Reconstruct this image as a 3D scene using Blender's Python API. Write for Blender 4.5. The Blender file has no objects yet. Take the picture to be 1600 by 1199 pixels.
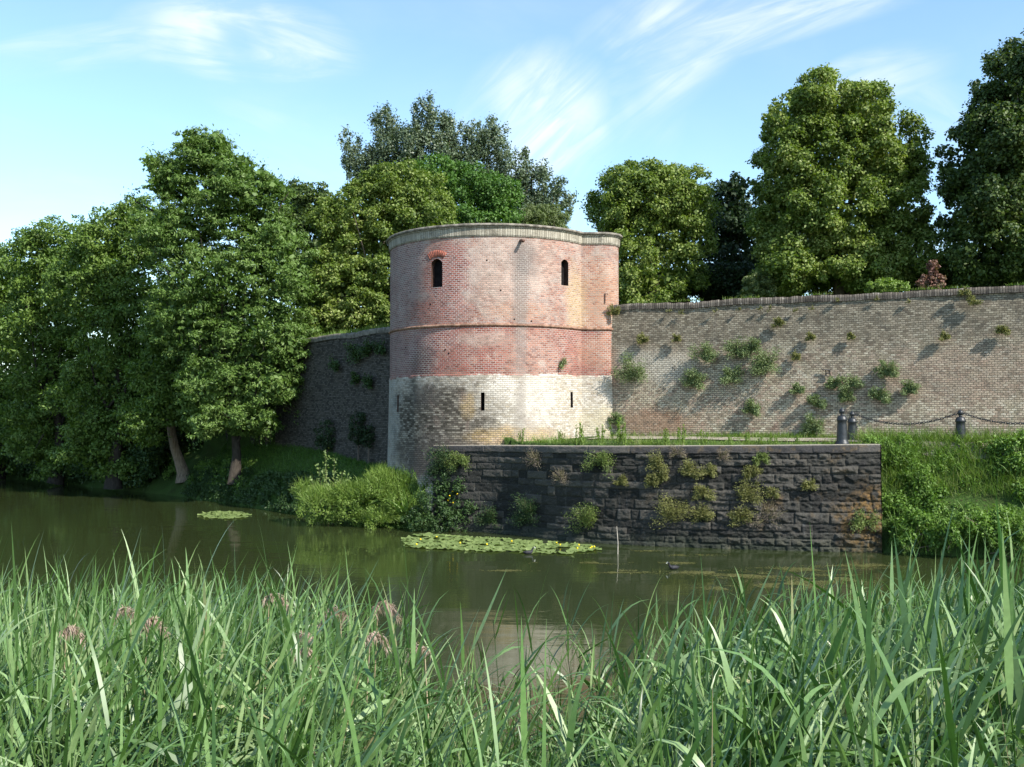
import bpy, bmesh, math, random
import numpy as np
from mathutils import Vector, Matrix, noise as mnoise

R = math.radians
C = bpy.context.scene.collection
sc = bpy.context.scene

# ------------------------------------------------------------------ camera
CAM_H = 3.75
PITCH = math.atan(50.5 / 1600)
cam = bpy.data.cameras.new("camera")
cam.sensor_width = 36.0
cam.lens = 36.0
cam.clip_start = 0.05
cam.clip_end = 20000
camo = bpy.data.objects.new("camera", cam)
camo.location = (0, 0, CAM_H)
camo.rotation_euler = (math.pi / 2 + PITCH, 0, 0)
C.objects.link(camo)
sc.camera = camo

# ------------------------------------------------------------------ light
SUN_AZ = R(47)      # to the right of the direction behind the camera
SUN_EL = R(42)
sdir = Vector((math.sin(SUN_AZ) * math.cos(SUN_EL), -math.cos(SUN_AZ) * math.cos(SUN_EL), math.sin(SUN_EL)))
sun = bpy.data.lights.new("sun", 'SUN')
sun.energy = 5.0
sun.angle = R(0.5)
sun.color = (1.0, 0.945, 0.86)
suno = bpy.data.objects.new("sun", sun)
suno.rotation_euler = (-sdir).to_track_quat('-Z', 'Y').to_euler()
C.objects.link(suno)

world = bpy.data.worlds.new("World")
sc.world = world
world.use_nodes = True
wt = world.node_tree
wt.nodes.clear()


class NT:
    """small helper round a node tree"""
    def __init__(s, tree):
        s.t = tree

    def n(s, kind, **kw):
        nd = s.t.nodes.new(kind)
        for k, v in kw.items():
            if k.startswith('i_'):
                nd.inputs[k[2:].replace('_', ' ')].default_value = v
            else:
                setattr(nd, k, v)
        return nd

    def link(s, a, b):
        s.t.links.new(a, b)

    def sock(s, v, inp):
        if isinstance(v, (int, float)):
            inp.default_value = v
        elif isinstance(v, (tuple, list)):
            inp.default_value = tuple(v) + ((1,) if len(v) == 3 and inp.type == 'RGBA' else ())
        else:
            s.link(v, inp)

    def math(s, op, a, b=0.0, c=None, clamp=False):
        nd = s.n('ShaderNodeMath', operation=op)
        nd.use_clamp = clamp
        s.sock(a, nd.inputs[0]); s.sock(b, nd.inputs[1])
        if c is not None:
            s.sock(c, nd.inputs[2])
        return nd.outputs[0]

    def vmath(s, op, a, b=(0, 0, 0)):
        nd = s.n('ShaderNodeVectorMath', operation=op)
        s.sock(a, nd.inputs[0]); s.sock(b, nd.inputs[1])
        return nd.outputs['Value'] if op in ('LENGTH', 'DOT_PRODUCT') else nd.outputs[0]

    def mix(s, f, a, b, blend='MIX'):
        nd = s.n('ShaderNodeMix', data_type='RGBA', blend_type=blend)
        nd.clamp_factor = True
        s.sock(f, nd.inputs[0]); s.sock(a, nd.inputs[6]); s.sock(b, nd.inputs[7])
        return nd.outputs[2]

    def ramp(s, f, stops, interp='LINEAR'):
        nd = s.n('ShaderNodeValToRGB')
        cr = nd.color_ramp
        cr.interpolation = interp
        while len(cr.elements) > 1:
            cr.elements.remove(cr.elements[-1])
        for i, (p, c) in enumerate(stops):
            e = cr.elements[0] if i == 0 else cr.elements.new(p)
            e.position = p
            if isinstance(c, (int, float)):
                c = (c, c, c)
            e.color = tuple(c) + (1,)
        s.sock(f, nd.inputs[0])
        return nd.outputs[0]

    def noise(s, vec, scale, detail=4, rough=0.55, dist=0.0, color=False):
        nd = s.n('ShaderNodeTexNoise')
        nd.inputs['Scale'].default_value = scale
        nd.inputs['Detail'].default_value = detail
        nd.inputs['Roughness'].default_value = rough
        nd.inputs['Distortion'].default_value = dist
        if vec is not None:
            s.link(vec, nd.inputs['Vector'])
        return nd.outputs[1 if color else 0]

    def smooth(s, v, a, b, lo=0.0, hi=1.0):
        nd = s.n('ShaderNodeMapRange', interpolation_type='SMOOTHSTEP')
        s.sock(v, nd.inputs['Value'])
        nd.inputs['From Min'].default_value = a
        nd.inputs['From Max'].default_value = b
        nd.inputs['To Min'].default_value = lo
        nd.inputs['To Max'].default_value = hi
        return nd.outputs[0]


# sky: Nishita, thin cirrus mixed into it by direction
w = NT(wt)
sky = w.n('ShaderNodeTexSky', sky_type='NISHITA')
sky.sun_disc = False
sky.sun_elevation = SUN_EL
sky.sun_rotation = math.pi - SUN_AZ      # azimuth measured from +Y
sky.altitude = 0
sky.air_density = 1.0
sky.dust_density = 0.6
sky.ozone_density = 1.6
geo = w.n('ShaderNodeTexCoord')
D = geo.outputs['Generated']
sep = w.n('ShaderNodeSeparateXYZ'); w.link(D, sep.inputs[0])
zz = w.math('MAXIMUM', sep.outputs[2], 0.03)
# cloud sheet seen by direction: plane coordinates (x/y, z/y)
yy = w.math('MAXIMUM', sep.outputs[1], 0.05)
ux = w.math('DIVIDE', sep.outputs[0], yy)
uz = w.math('DIVIDE', sep.outputs[2], yy)


def cloud_patch(cx, cy, ang, rx, ry, scale, stretch, strength, lo=0.42, hi=0.75):
    """wispy patch round (cx, cy), its fibres running along ang"""
    a = w.math('SUBTRACT', ux, cx); b = w.math('SUBTRACT', uz, cy)
    ca, sa = math.cos(ang), math.sin(ang)
    p = w.math('ADD', w.math('MULTIPLY', a, ca), w.math('MULTIPLY', b, sa))
    q = w.math('SUBTRACT', w.math('MULTIPLY', b, ca), w.math('MULTIPLY', a, sa))
    # bow
    q = w.math('ADD', q, w.math('MULTIPLY', w.math('MULTIPLY', p, p), 0.35))
    cb = w.n('ShaderNodeCombineXYZ')
    w.link(w.math('MULTIPLY', p, scale), cb.inputs[0])
    w.link(w.math('MULTIPLY', q, scale * stretch), cb.inputs[1])
    cb.inputs[2].default_value = cx * 7 + cy * 3
    nf = w.noise(cb.outputs[0], 1.0, 8, 0.62, 0.9)
    cb2 = w.n('ShaderNodeCombineXYZ'); w.link(p, cb2.inputs[0]); w.link(q, cb2.inputs[1]); cb2.inputs[2].default_value = cx * 3
    nl = w.noise(cb2.outputs[0], 5.0, 3, 0.5, 0.5)
    m = w.smooth(nf, lo, hi)
    m2 = w.smooth(nl, 0.3, 0.65)
    dp = w.math('DIVIDE', p, rx); dq = w.math('DIVIDE', q, ry)
    r2 = w.math('ADD', w.math('MULTIPLY', dp, dp), w.math('MULTIPLY', dq, dq))
    r2 = w.math('ADD', r2, w.math('MULTIPLY', w.math('SUBTRACT', nl, 0.5), 1.6))
    env = w.smooth(r2, 0.15, 1.25, 1.0, 0.0)
    base = w.math('ADD', w.math('MULTIPLY', m, 0.75), 0.25)
    return w.math('MULTIPLY', w.math('MULTIPLY', w.math('MULTIPLY', base, m2), env), strength)


patches = [
    cloud_patch(0.105, 0.335, R(38), 0.20, 0.065, 6, 6, 1.0, 0.35, 0.7),
    cloud_patch(0.02, 0.29, R(50), 0.09, 0.075, 7, 5, 0.95, 0.3, 0.7),
    cloud_patch(0.24, 0.385, R(18), 0.2, 0.03, 6, 7, 0.75, 0.35, 0.7),
    cloud_patch(0.36, 0.335, R(14), 0.08, 0.03, 7, 6, 0.9, 0.3, 0.7),
    cloud_patch(0.42, 0.285, R(-30), 0.08, 0.05, 7, 5, 0.4, 0.3, 0.7),
    cloud_patch(-0.27, 0.375, R(-6), 0.13, 0.05, 7, 5, 0.85, 0.35, 0.7),
    cloud_patch(-0.42, 0.365, R(8), 0.18, 0.025, 6, 8, 0.45, 0.35, 0.7),
    cloud_patch(-0.45, 0.205, R(-6), 0.12, 0.03, 7, 6, 0.5, 0.35, 0.7),
    cloud_patch(-0.20, 0.27, R(-25), 0.11, 0.02, 7, 6, 0.3, 0.35, 0.7),
    cloud_patch(0.10, 0.25, R(55), 0.10, 0.05, 7, 6, 0.35, 0.35, 0.7),
]
cm = patches[0]
for p_ in patches[1:]:
    cm = w.math('MAXIMUM', cm, p_)
front = w.math('GREATER_THAN', sep.outputs[1], 0.06)
cm = w.math('MULTIPLY', cm, front, clamp=True)
# general very thin veil all round
cv = w.n('ShaderNodeCombineXYZ')
w.link(w.math('DIVIDE', sep.outputs[0], zz), cv.inputs[0]); w.link(w.math('DIVIDE', sep.outputs[1], zz), cv.inputs[1])
veil = w.smooth(w.noise(cv.outputs[0], 0.5, 7, 0.6, 0.8), 0.45, 0.8, 0.0, 0.2)
cm = w.math('MAXIMUM', cm, veil)
skc = w.mix(1.0, sky.outputs[0], (1.10, 1.21, 1.21), 'MULTIPLY')
skycol = w.mix(cm, skc, (4.7, 5.0, 5.2))
bg = w.n('ShaderNodeBackground')
w.link(skycol, bg.inputs[0])
bg.inputs[1].default_value = 0.144
wo = w.n('ShaderNodeOutputWorld')
w.link(bg.outputs[0], wo.inputs[0])

sc.view_settings.view_transform = 'Standard'
sc.view_settings.look = 'None'
sc.view_settings.exposure = 0.76
sc.view_settings.gamma = 1.0
sc.cycles.max_bounces = 6
sc.cycles.diffuse_bounces = 3
sc.cycles.glossy_bounces = 3
sc.cycles.transmission_bounces = 4
sc.cycles.transparent_max_bounces = 4
sc.cycles.use_denoising = True
sc.cycles.sample_clamp_indirect = 6.0

rng = np.random.default_rng(7)
random.seed(7)


# ------------------------------------------------------------------ helpers
def ray(px, py):
    u = (px - 800) / 1600.0
    v = (599.5 - py) / 1600.0
    c, s = math.cos(PITCH), math.sin(PITCH)
    return u, c - v * s, s + v * c


def at(px, py, Y):
    x, y, z = ray(px, py)
    return Vector((x / y * Y, Y, CAM_H + z / y * Y))


def slope_x(px, py=600):
    x, y, z = ray(px, py)
    return x / y


def tag(o, label=None, cat=None, group=None, kind=None):
    if label: o['label'] = label
    if cat: o['category'] = cat
    if group: o['group'] = group
    if kind: o['kind'] = kind
    return o


def link(name, me, mat=None, parent=None):
    o = bpy.data.objects.new(name, me)
    C.objects.link(o)
    if mat is not None and me is not None:
        for m in (mat if isinstance(mat, (list, tuple)) else [mat]):
            me.materials.append(m)
    if parent is not None:
        o.parent = parent
        o.matrix_parent_inverse = Matrix.Identity(4)
    return o


def empty(name, loc=(0, 0, 0)):
    o = bpy.data.objects.new(name, None)
    o.empty_display_size = 0.3
    o.location = loc
    C.objects.link(o)
    return o


def np_mesh(name, V, F, uv=None, smooth=False, mat_idx=None):
    """V (n,3), F (m,k) -> mesh; uv per vertex (n,2)"""
    V = np.asarray(V, dtype=np.float32).reshape(-1, 3)
    F = np.asarray(F, dtype=np.int32)
    k = F.shape[1]
    me = bpy.data.meshes.new(name)
    me.vertices.add(len(V)); me.vertices.foreach_set('co', V.ravel())
    me.loops.add(F.size); me.loops.foreach_set('vertex_index', F.ravel())
    me.polygons.add(len(F)); me.polygons.foreach_set('loop_start', np.arange(0, F.size, k, dtype=np.int32))
    if smooth:
        me.polygons.foreach_set('use_smooth', np.ones(len(F), dtype=bool))
    if mat_idx is not None:
        me.polygons.foreach_set('material_index', np.asarray(mat_idx, dtype=np.int32))
    if uv is not None:
        ul = me.uv_layers.new(name='UVMap')
        ul.data.foreach_set('uv', np.asarray(uv, dtype=np.float32)[F.ravel()].ravel())
    me.update()
    return me


def grid_faces(nu, nv, flip=False):
    """vertices indexed i*nv+j"""
    i, j = np.meshgrid(np.arange(nu - 1), np.arange(nv - 1), indexing='ij')
    a = (i * nv + j).ravel(); b = ((i + 1) * nv + j).ravel()
    c = ((i + 1) * nv + j + 1).ravel(); d = (i * nv + j + 1).ravel()
    return np.stack([a, d, c, b] if flip else [a, b, c, d], 1)


def merge(parts):
    """list of (V,F) with same k"""
    Vs, Fs, off = [], [], 0
    for V, F in parts:
        Vs.append(V); Fs.append(F + off); off += len(V)
    return np.concatenate(Vs), np.concatenate(Fs)


def _hash(ix, iy, seed):
    h = (ix.astype(np.int64) * 374761393 + iy.astype(np.int64) * 668265263 + seed * 1442695041) & 0xffffffff
    h = ((h ^ (h >> 13)) * 1274126177) & 0xffffffff
    return ((h ^ (h >> 16)) & 0xffff) / 65535.0


def vnoise(x, y, seed=0):
    ix = np.floor(x); iy = np.floor(y)
    fx = x - ix; fy = y - iy
    fx = fx * fx * (3 - 2 * fx); fy = fy * fy * (3 - 2 * fy)
    a = _hash(ix, iy, seed); b = _hash(ix + 1, iy, seed); c = _hash(ix, iy + 1, seed); d = _hash(ix + 1, iy + 1, seed)
    return (a * (1 - fx) + b * fx) * (1 - fy) + (c * (1 - fx) + d * fx) * fy


def fbm(x, y, seed=0, octv=4, gain=0.5):
    s = 0; a = 1; t = 0
    for o in range(octv):
        s = s + a * vnoise(x * 2 ** o, y * 2 ** o, seed + o * 17); t += a; a *= gain
    return s / t


def nrm(v):
    return v / np.maximum(np.linalg.norm(v, axis=-1, keepdims=True), 1e-9)


def rand_dirs(n):
    return nrm(rng.normal(size=(n, 3)))


def tube(points, radii, sides=8):
    """swept tube -> (V,F) quads, with closed ends left open but tapered"""
    P = np.asarray([tuple(p) for p in points], dtype=float); r = np.asarray(radii, dtype=float)
    T = nrm(np.gradient(P, axis=0))
    ref = np.array([0.13, 0.31, 1.0]) if abs(T[0][2]) < 0.8 else np.array([1.0, 0.17, 0.1])
    A = nrm(np.cross(T, ref)); B = np.cross(T, A)
    th = np.linspace(0, 2 * math.pi, sides, endpoint=False)
    V = P[:, None, :] + r[:, None, None] * (np.cos(th)[None, :, None] * A[:, None, :] + np.sin(th)[None, :, None] * B[:, None, :])
    n = len(P)
    F = []
    for i in range(n - 1):
        for j in range(sides):
            k = (j + 1) % sides
            F.append((i * sides + j, i * sides + k, (i + 1) * sides + k, (i + 1) * sides + j))
    # caps as quads fan (sides multiple of 2)
    for base in (0, (n - 1) * sides):
        for j in range(1, sides - 2, 2):
            F.append((base, base + j, base + j + 1, base + (j + 2) % sides))
    return V.reshape(-1, 3), np.array(F)


def lathe(profile, sides=24):
    P = np.array(profile)
    th = np.linspace(0, 2 * math.pi, sides, endpoint=False)
    V = np.stack([P[:, None, 0] * np.cos(th), P[:, None, 0] * np.sin(th), np.repeat(P[:, None, 1], sides, 1)], -1)
    F = []
    for i in range(len(P) - 1):
        for j in range(sides):
            k = (j + 1) % sides
            F.append((i * sides + j, i * sides + k, (i + 1) * sides + k, (i + 1) * sides + j))
    return V.reshape(-1, 3), np.array(F)


def box(cx, cy, cz, sx, sy, sz):
    V = np.array([(x, y, z) for x in (-.5, .5) for y in (-.5, .5) for z in (-.5, .5)]) * (sx, sy, sz) + (cx, cy, cz)
    F = np.array([(0, 1, 3, 2), (4, 6, 7, 5), (0, 4, 5, 1), (2, 3, 7, 6), (0, 2, 6, 4), (1, 5, 7, 3)])
    return V, F


# ------------------------------------------------------------------ materials
def new_mat(name):
    m = bpy.data.materials.new(name)
    m.use_nodes = True
    m.node_tree.nodes.clear()
    t = NT(m.node_tree)
    out = t.n('ShaderNodeOutputMaterial')
    return m, t, out


def principled(t, out, col, rough=0.8, spec=0.3, normal=None):
    b = t.n('ShaderNodeBsdfPrincipled')
    t.sock(col, b.inputs['Base Color']); t.sock(rough, b.inputs['Roughness'])
    b.inputs['Specular IOR Level'].default_value = spec
    if normal is not None:
        t.link(normal, b.inputs['Normal'])
    t.link(b.outputs[0], out.inputs[0])
    return b


def bump(t, h, dist=0.01, strength=1.0, normal=None):
    nd = t.n('ShaderNodeBump')
    nd.inputs['Distance'].default_value = dist
    nd.inputs['Strength'].default_value = strength
    t.link(h, nd.inputs['Height'])
    if normal is not None:
        t.link(normal, nd.inputs['Normal'])
    return nd.outputs[0]


def leaf_mat(name, cols, trans=0.28, rough=0.55, tcol=None, spec=0.35, lf=0.35):
    """cols: ramp colours picked per leaf"""
    m, t, out = new_mat(name)
    g = t.n('ShaderNodeNewGeometry')
    tc = t.n('ShaderNodeTexCoord')
    n1 = t.noise(tc.outputs['Object'], lf, 3, 0.6)
    f = t.math('ADD', t.math('MULTIPLY', g.outputs['Random Per Island'], 0.6), t.math('MULTIPLY', t.math('SUBTRACT', n1, 0.3), 1.0))
    k = len(cols)
    col = t.ramp(f, [(i / (k - 1) if k > 1 else 0, c) for i, c in enumerate(cols)])
    b = t.n('ShaderNodeBsdfPrincipled')
    t.link(col, b.inputs['Base Color'])
    b.inputs['Roughness'].default_value = rough
    b.inputs['Specular IOR Level'].default_value = spec
    tr = t.n('ShaderNodeBsdfTranslucent')
    t.link(t.mix(1.0, col, tcol or (1.25, 1.45, 0.45), 'MULTIPLY'), tr.inputs[0])
    mx = t.n('ShaderNodeMixShader')
    mx.inputs[0].default_value = trans
    t.link(b.outputs[0], mx.inputs[1]); t.link(tr.outputs[0], mx.inputs[2])
    t.link(mx.outputs[0], out.inputs[0])
    return m


def flat_mat(name, col, rough=0.7, spec=0.3, var=0.25, scale=8, metallic=0.0, bumpd=0.004):
    m, t, out = new_mat(name)
    tc = t.n('ShaderNodeTexCoord')
    n1 = t.noise(tc.outputs['Object'], scale, 5, 0.6)
    lo = tuple(c * (1 - var) for c in col); hi = tuple(min(1, c * (1 + var)) for c in col)
    c = t.mix(t.smooth(n1, 0.3, 0.7), lo, hi)
    b = principled(t, out, c, rough, spec, bump(t, t.noise(tc.outputs['Object'], scale * 5, 4), bumpd))
    b.inputs['Metallic'].default_value = metallic
    return m


def bark_mat(name, col):
    m, t, out = new_mat(name)
    tc = t.n('ShaderNodeTexCoord')
    mp = t.n('ShaderNodeMapping'); mp.inputs['Scale'].default_value = (1, 1, 0.25)
    t.link(tc.outputs['Object'], mp.inputs[0])
    n1 = t.noise(mp.outputs[0], 14, 6, 0.65)
    c = t.ramp(n1, [(0.3, tuple(x * 0.45 for x in col)), (0.55, col), (0.75, tuple(x * 1.35 for x in col))])
    principled(t, out, c, 0.9, 0.15, bump(t, n1, 0.04))
    return m


def brick_nodes(t, uvv, bw, bh, mortar, warp=0.008):
    """returns per-brick random value, mortar mask"""
    nz = t.noise(uvv, 3.5, 3, 0.5, color=True)
    off = t.vmath('MULTIPLY', t.vmath('SUBTRACT', nz, (0.5, 0.5, 0.5)), (warp * 2.2, warp * 2.6, 0))
    v = t.vmath('ADD', uvv, off)
    bt = t.n('ShaderNodeTexBrick')
    bt.offset = 0.5
    bt.inputs['Color1'].default_value = (0, 0, 0, 1)
    bt.inputs['Color2'].default_value = (1, 1, 1, 1)
    bt.inputs['Mortar'].default_value = (0.5, 0.5, 0.5, 1)
    bt.inputs['Scale'].default_value = 1.0
    bt.inputs['Mortar Size'].default_value = mortar
    bt.inputs['Mortar Smooth'].default_value = 0.35
    bt.inputs['Bias'].default_value = 0.0
    bt.inputs['Brick Width'].default_value = bw
    bt.inputs['Row Height'].default_value = bh
    t.link(v, bt.inputs['Vector'])
    return bt.outputs['Color'], bt.outputs['Fac']


def blob(t, uvv, cx, cy, rx, ry, wob, soft=0.45, s=1.0):
    """soft-edged stain with a ragged outline, its own place on the surface"""
    a = t.vmath('SUBTRACT', uvv, (cx, cy, 0))
    a = t.vmath('MULTIPLY', a, (1 / rx, 1 / ry, 0))
    a = t.vmath('ADD', a, wob)
    l = t.vmath('LENGTH', a)
    return t.smooth(l, 1.0 - soft, 1.0 + soft, s, 0.0)


# ------------------------------------------------------------------ plan of the place
WX = np.array([-2500, -150, -60, -31.6, -22, -16.5, -11.3, -8.0, -5.3, -3.4, -1.7, -0.1, 1.3, 2.94, 5.42, 8.9, 10.15, 13.3, 30, 60, 2500], float)
WY = np.array([900, 120, 80, 63, 54, 49, 43, 38.9, 35.6, 34.4, 34.3, 33.0, 31.3, 30.2, 29.3, 28.5, 28.3, 26.9, 19, 14, 14], float)
CX = np.array([-2500, -150, -60, -31, -8, -4.5, -4.0, 2.9, 3.2, 15.2, 32, 60, 2500], float)
CY = np.array([1000, 190, 105, 72.8, 42.6, 38.0, 38.4, 36.5, 35.75, 30.1, 22.1, 19, 19], float)
TC = (-0.7, 37.5); TR = 3.75
LC = (3.05, 36.12); LR = 0.72


def poly_dist(X, Y, PX, PY):
    d = np.full(X.shape, 1e9)
    for i in range(len(PX) - 1):
        ax, ay, bx, by = PX[i], PY[i], PX[i + 1], PY[i + 1]
        L2 = (bx - ax) ** 2 + (by - ay) ** 2
        t_ = np.clip(((X - ax) * (bx - ax) + (Y - ay) * (by - ay)) / L2, 0, 1)
        d = np.minimum(d, np.hypot(X - ax - t_ * (bx - ax), Y - ay - t_ * (by - ay)))
    return d


def near_shore(X):
    return 7.0 + 0.5 * np.sin(X * 0.6) + 0.3 * np.sin(X * 1.7 + 1)


def hfun(X, Y):
    X = np.asarray(X, float); Y = np.asarray(Y, float)
    dW = poly_dist(X, Y, WX[1:-1], WY[1:-1])
    dC = poly_dist(X, Y, CX[1:-1], CY[1:-1])
    dT = np.maximum(np.hypot(X - TC[0], Y - TC[1]) - TR, 0)
    yw = np.interp(X, WX, WY); yc = np.interp(X, CX, CY)
    h = np.zeros(X.shape)
    # water bed
    wet = Y <= yw
    ns = near_shore(X)
    dn = Y - ns
    bed = -np.minimum(1.3, np.minimum(dW * 0.9, np.maximum(dn, 0) * 0.5))
    bank = np.clip(-dn / 7.0, 0, 1) ** 0.9 * 2.0
    h = np.where(wet, np.where(dn < 0, bank, bed), 0)
    # left bank
    dCT = np.where(X < 0, np.minimum(dC, dT), dC)
    tt = dW / np.maximum(dW + dCT, 1e-6)
    left = np.minimum(2.45 * tt ** 0.62, np.interp(X, [-9, -5.2], [2.45, 1.85]))
    quay = 2.86 + 0.20 * np.clip(tt, 0, 1)
    right = (2.9 + 0.15 * np.clip(tt, 0, 1)) * np.clip(dW / 1.9, 0, 1) ** 0.8
    strip = np.where(X < -1.75, left, np.where(X < 9.95, quay, np.where(X < 10.2, quay, right)))
    # behind the quay face keep the bed low for a little so the stone covers the step
    inq = (X >= -1.9) & (X <= 10.15) & (Y < yw + 0.3)
    strip = np.where(inq, -0.6, strip)
    land = (Y > yw)
    h = np.where(land, strip, h)
    ramp = np.where(X < 0, 6.75, 7.25)
    up = Y > yc + 0.3
    h = np.where(up, ramp, h)
    und = (fbm(X * 0.7, Y * 0.7, 5, 3) - 0.5) * 0.12
    h = h + np.where(land & ~up & (X < -1.9), und, 0)
    return h


def axis(lo, a, b, hi, step, growth=1.35):
    core = list(np.arange(a, b + 1e-6, step))
    s = step; x = a; L = []
    while x > lo:
        s *= growth; x -= s; L.append(x)
    s = step; x = b; Rr = []
    while x < hi:
        s *= growth; x += s; Rr.append(x)
    return np.array(L[::-1] + core + Rr)


gx = axis(-3000, -24, 18, 3000, 0.22); gy = axis(-60, -1, 46, 4000, 0.22)
GX, GY = np.meshgrid(gx, gy, indexing='ij')
GZ = hfun(GX, GY)
Vg = np.stack([GX, GY, GZ], -1).reshape(-1, 3)

m_ground, t, out = new_mat('earth_and_grass')
tc = t.n('ShaderNodeTexCoord'); gn = t.n('ShaderNodeNewGeometry')
n1 = t.noise(gn.outputs['Position'], 0.9, 5, 0.6); n2 = t.noise(gn.outputs['Position'], 14, 4, 0.6)
col = t.ramp(n1, [(0.3, (0.030, 0.045, 0.012)), (0.5, (0.045, 0.085, 0.018)), (0.7, (0.065, 0.105, 0.028))])
col = t.mix(t.smooth(n2, 0.5, 0.75), col, (0.05, 0.045, 0.022))
spg = t.n('ShaderNodeSeparateXYZ'); t.link(gn.outputs['Position'], spg.inputs[0])
col = t.mix(t.smooth(spg.outputs[1], 8.0, 12.0), (0.022, 0.018, 0.010), col)  # near-bank mud, darkened for the shade in gaps between reeds
principled(t, out, col, 0.95, 0.1, bump(t, n2, 0.05))
ground = link('ground', np_mesh('ground', Vg, grid_faces(len(gx), len(gy)), smooth=False), m_ground)
tag(ground, kind='structure')

# water
m_water, t, out = new_mat('pond_water')
gn = t.n('ShaderNodeNewGeometry')
pos = gn.outputs['Position']
mp = t.n('ShaderNodeMapping'); mp.inputs['Scale'].default_value = (0.55, 1.7, 1.0); t.link(pos, mp.inputs[0])
big = t.noise(mp.outputs[0], 0.55, 2, 0.5)
rip = t.noise(mp.outputs[0], 5.0, 3, 0.55)
calm = t.smooth(t.noise(pos, 0.16, 2, 0.5), 0.35, 0.62)
hgt = t.math('ADD', t.math('MULTIPLY', big, 0.5), t.math('MULTIPLY', t.math('MULTIPLY', rip, 0.16), calm))
nb = bump(t, hgt, 0.022, 1.0)
murk = t.mix(t.noise(pos, 0.25, 3), (0.024, 0.034, 0.011), (0.031, 0.040, 0.014))
b = principled(t, out, murk, 0.035, 0.5, nb)
b.inputs['IOR'].default_value = 1.333
wx0, wx1, wy0, wy1 = -300, 300, -5, 300
Vw = np.array([(wx0, wy0, 0), (wx1, wy0, 0), (wx1, wy1, 0), (wx0, wy1, 0)], float)
water = link('water', np_mesh('water', Vw, [[0, 1, 2, 3]]), m_water)
tag(water, kind='structure')

# gravel path along the foot of the right-hand rampart
pts = []
for s_ in np.linspace(0, 30, 121):
    x = 3.4 + 0.8944 * s_; y = 35.55 - 0.4696 * (x - 3.4)
    pts.append((x, y))
pts = np.array(pts)
offs = np.linspace(-0.55, -2.0, 7)
PV = []
for i, (x, y) in enumerate(pts):
    for k, o_ in enumerate(offs):
        wob = 0.12 * math.sin(x * 1.3 + k) if k in (0, 6) else 0
        X_ = x + (o_ + wob) * 0.45; Y_ = y + (o_ + wob) * 0.89
        PV.append((X_, Y_, float(hfun(X_, Y_)) + 0.03))
m_path, t, out = new_mat('gravel')
gn = t.n('ShaderNodeNewGeometry')
n1 = t.noise(gn.outputs['Position'], 40, 5, 0.7); n2 = t.noise(gn.outputs['Position'], 1.5, 3, 0.6)
c = t.mix(t.smooth(n1, 0.35, 0.7), (0.20, 0.17, 0.13), (0.42, 0.38, 0.31))
c = t.mix(t.smooth(n2, 0.45, 0.65), c, (0.16, 0.15, 0.09))
principled(t, out, c, 0.95, 0.1, bump(t, n1, 0.02))
PV = np.array(PV)
path = link('path', np_mesh('path', PV, grid_faces(len(pts), 7, flip=True)), m_path)
tag(path, kind='structure')

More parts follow.
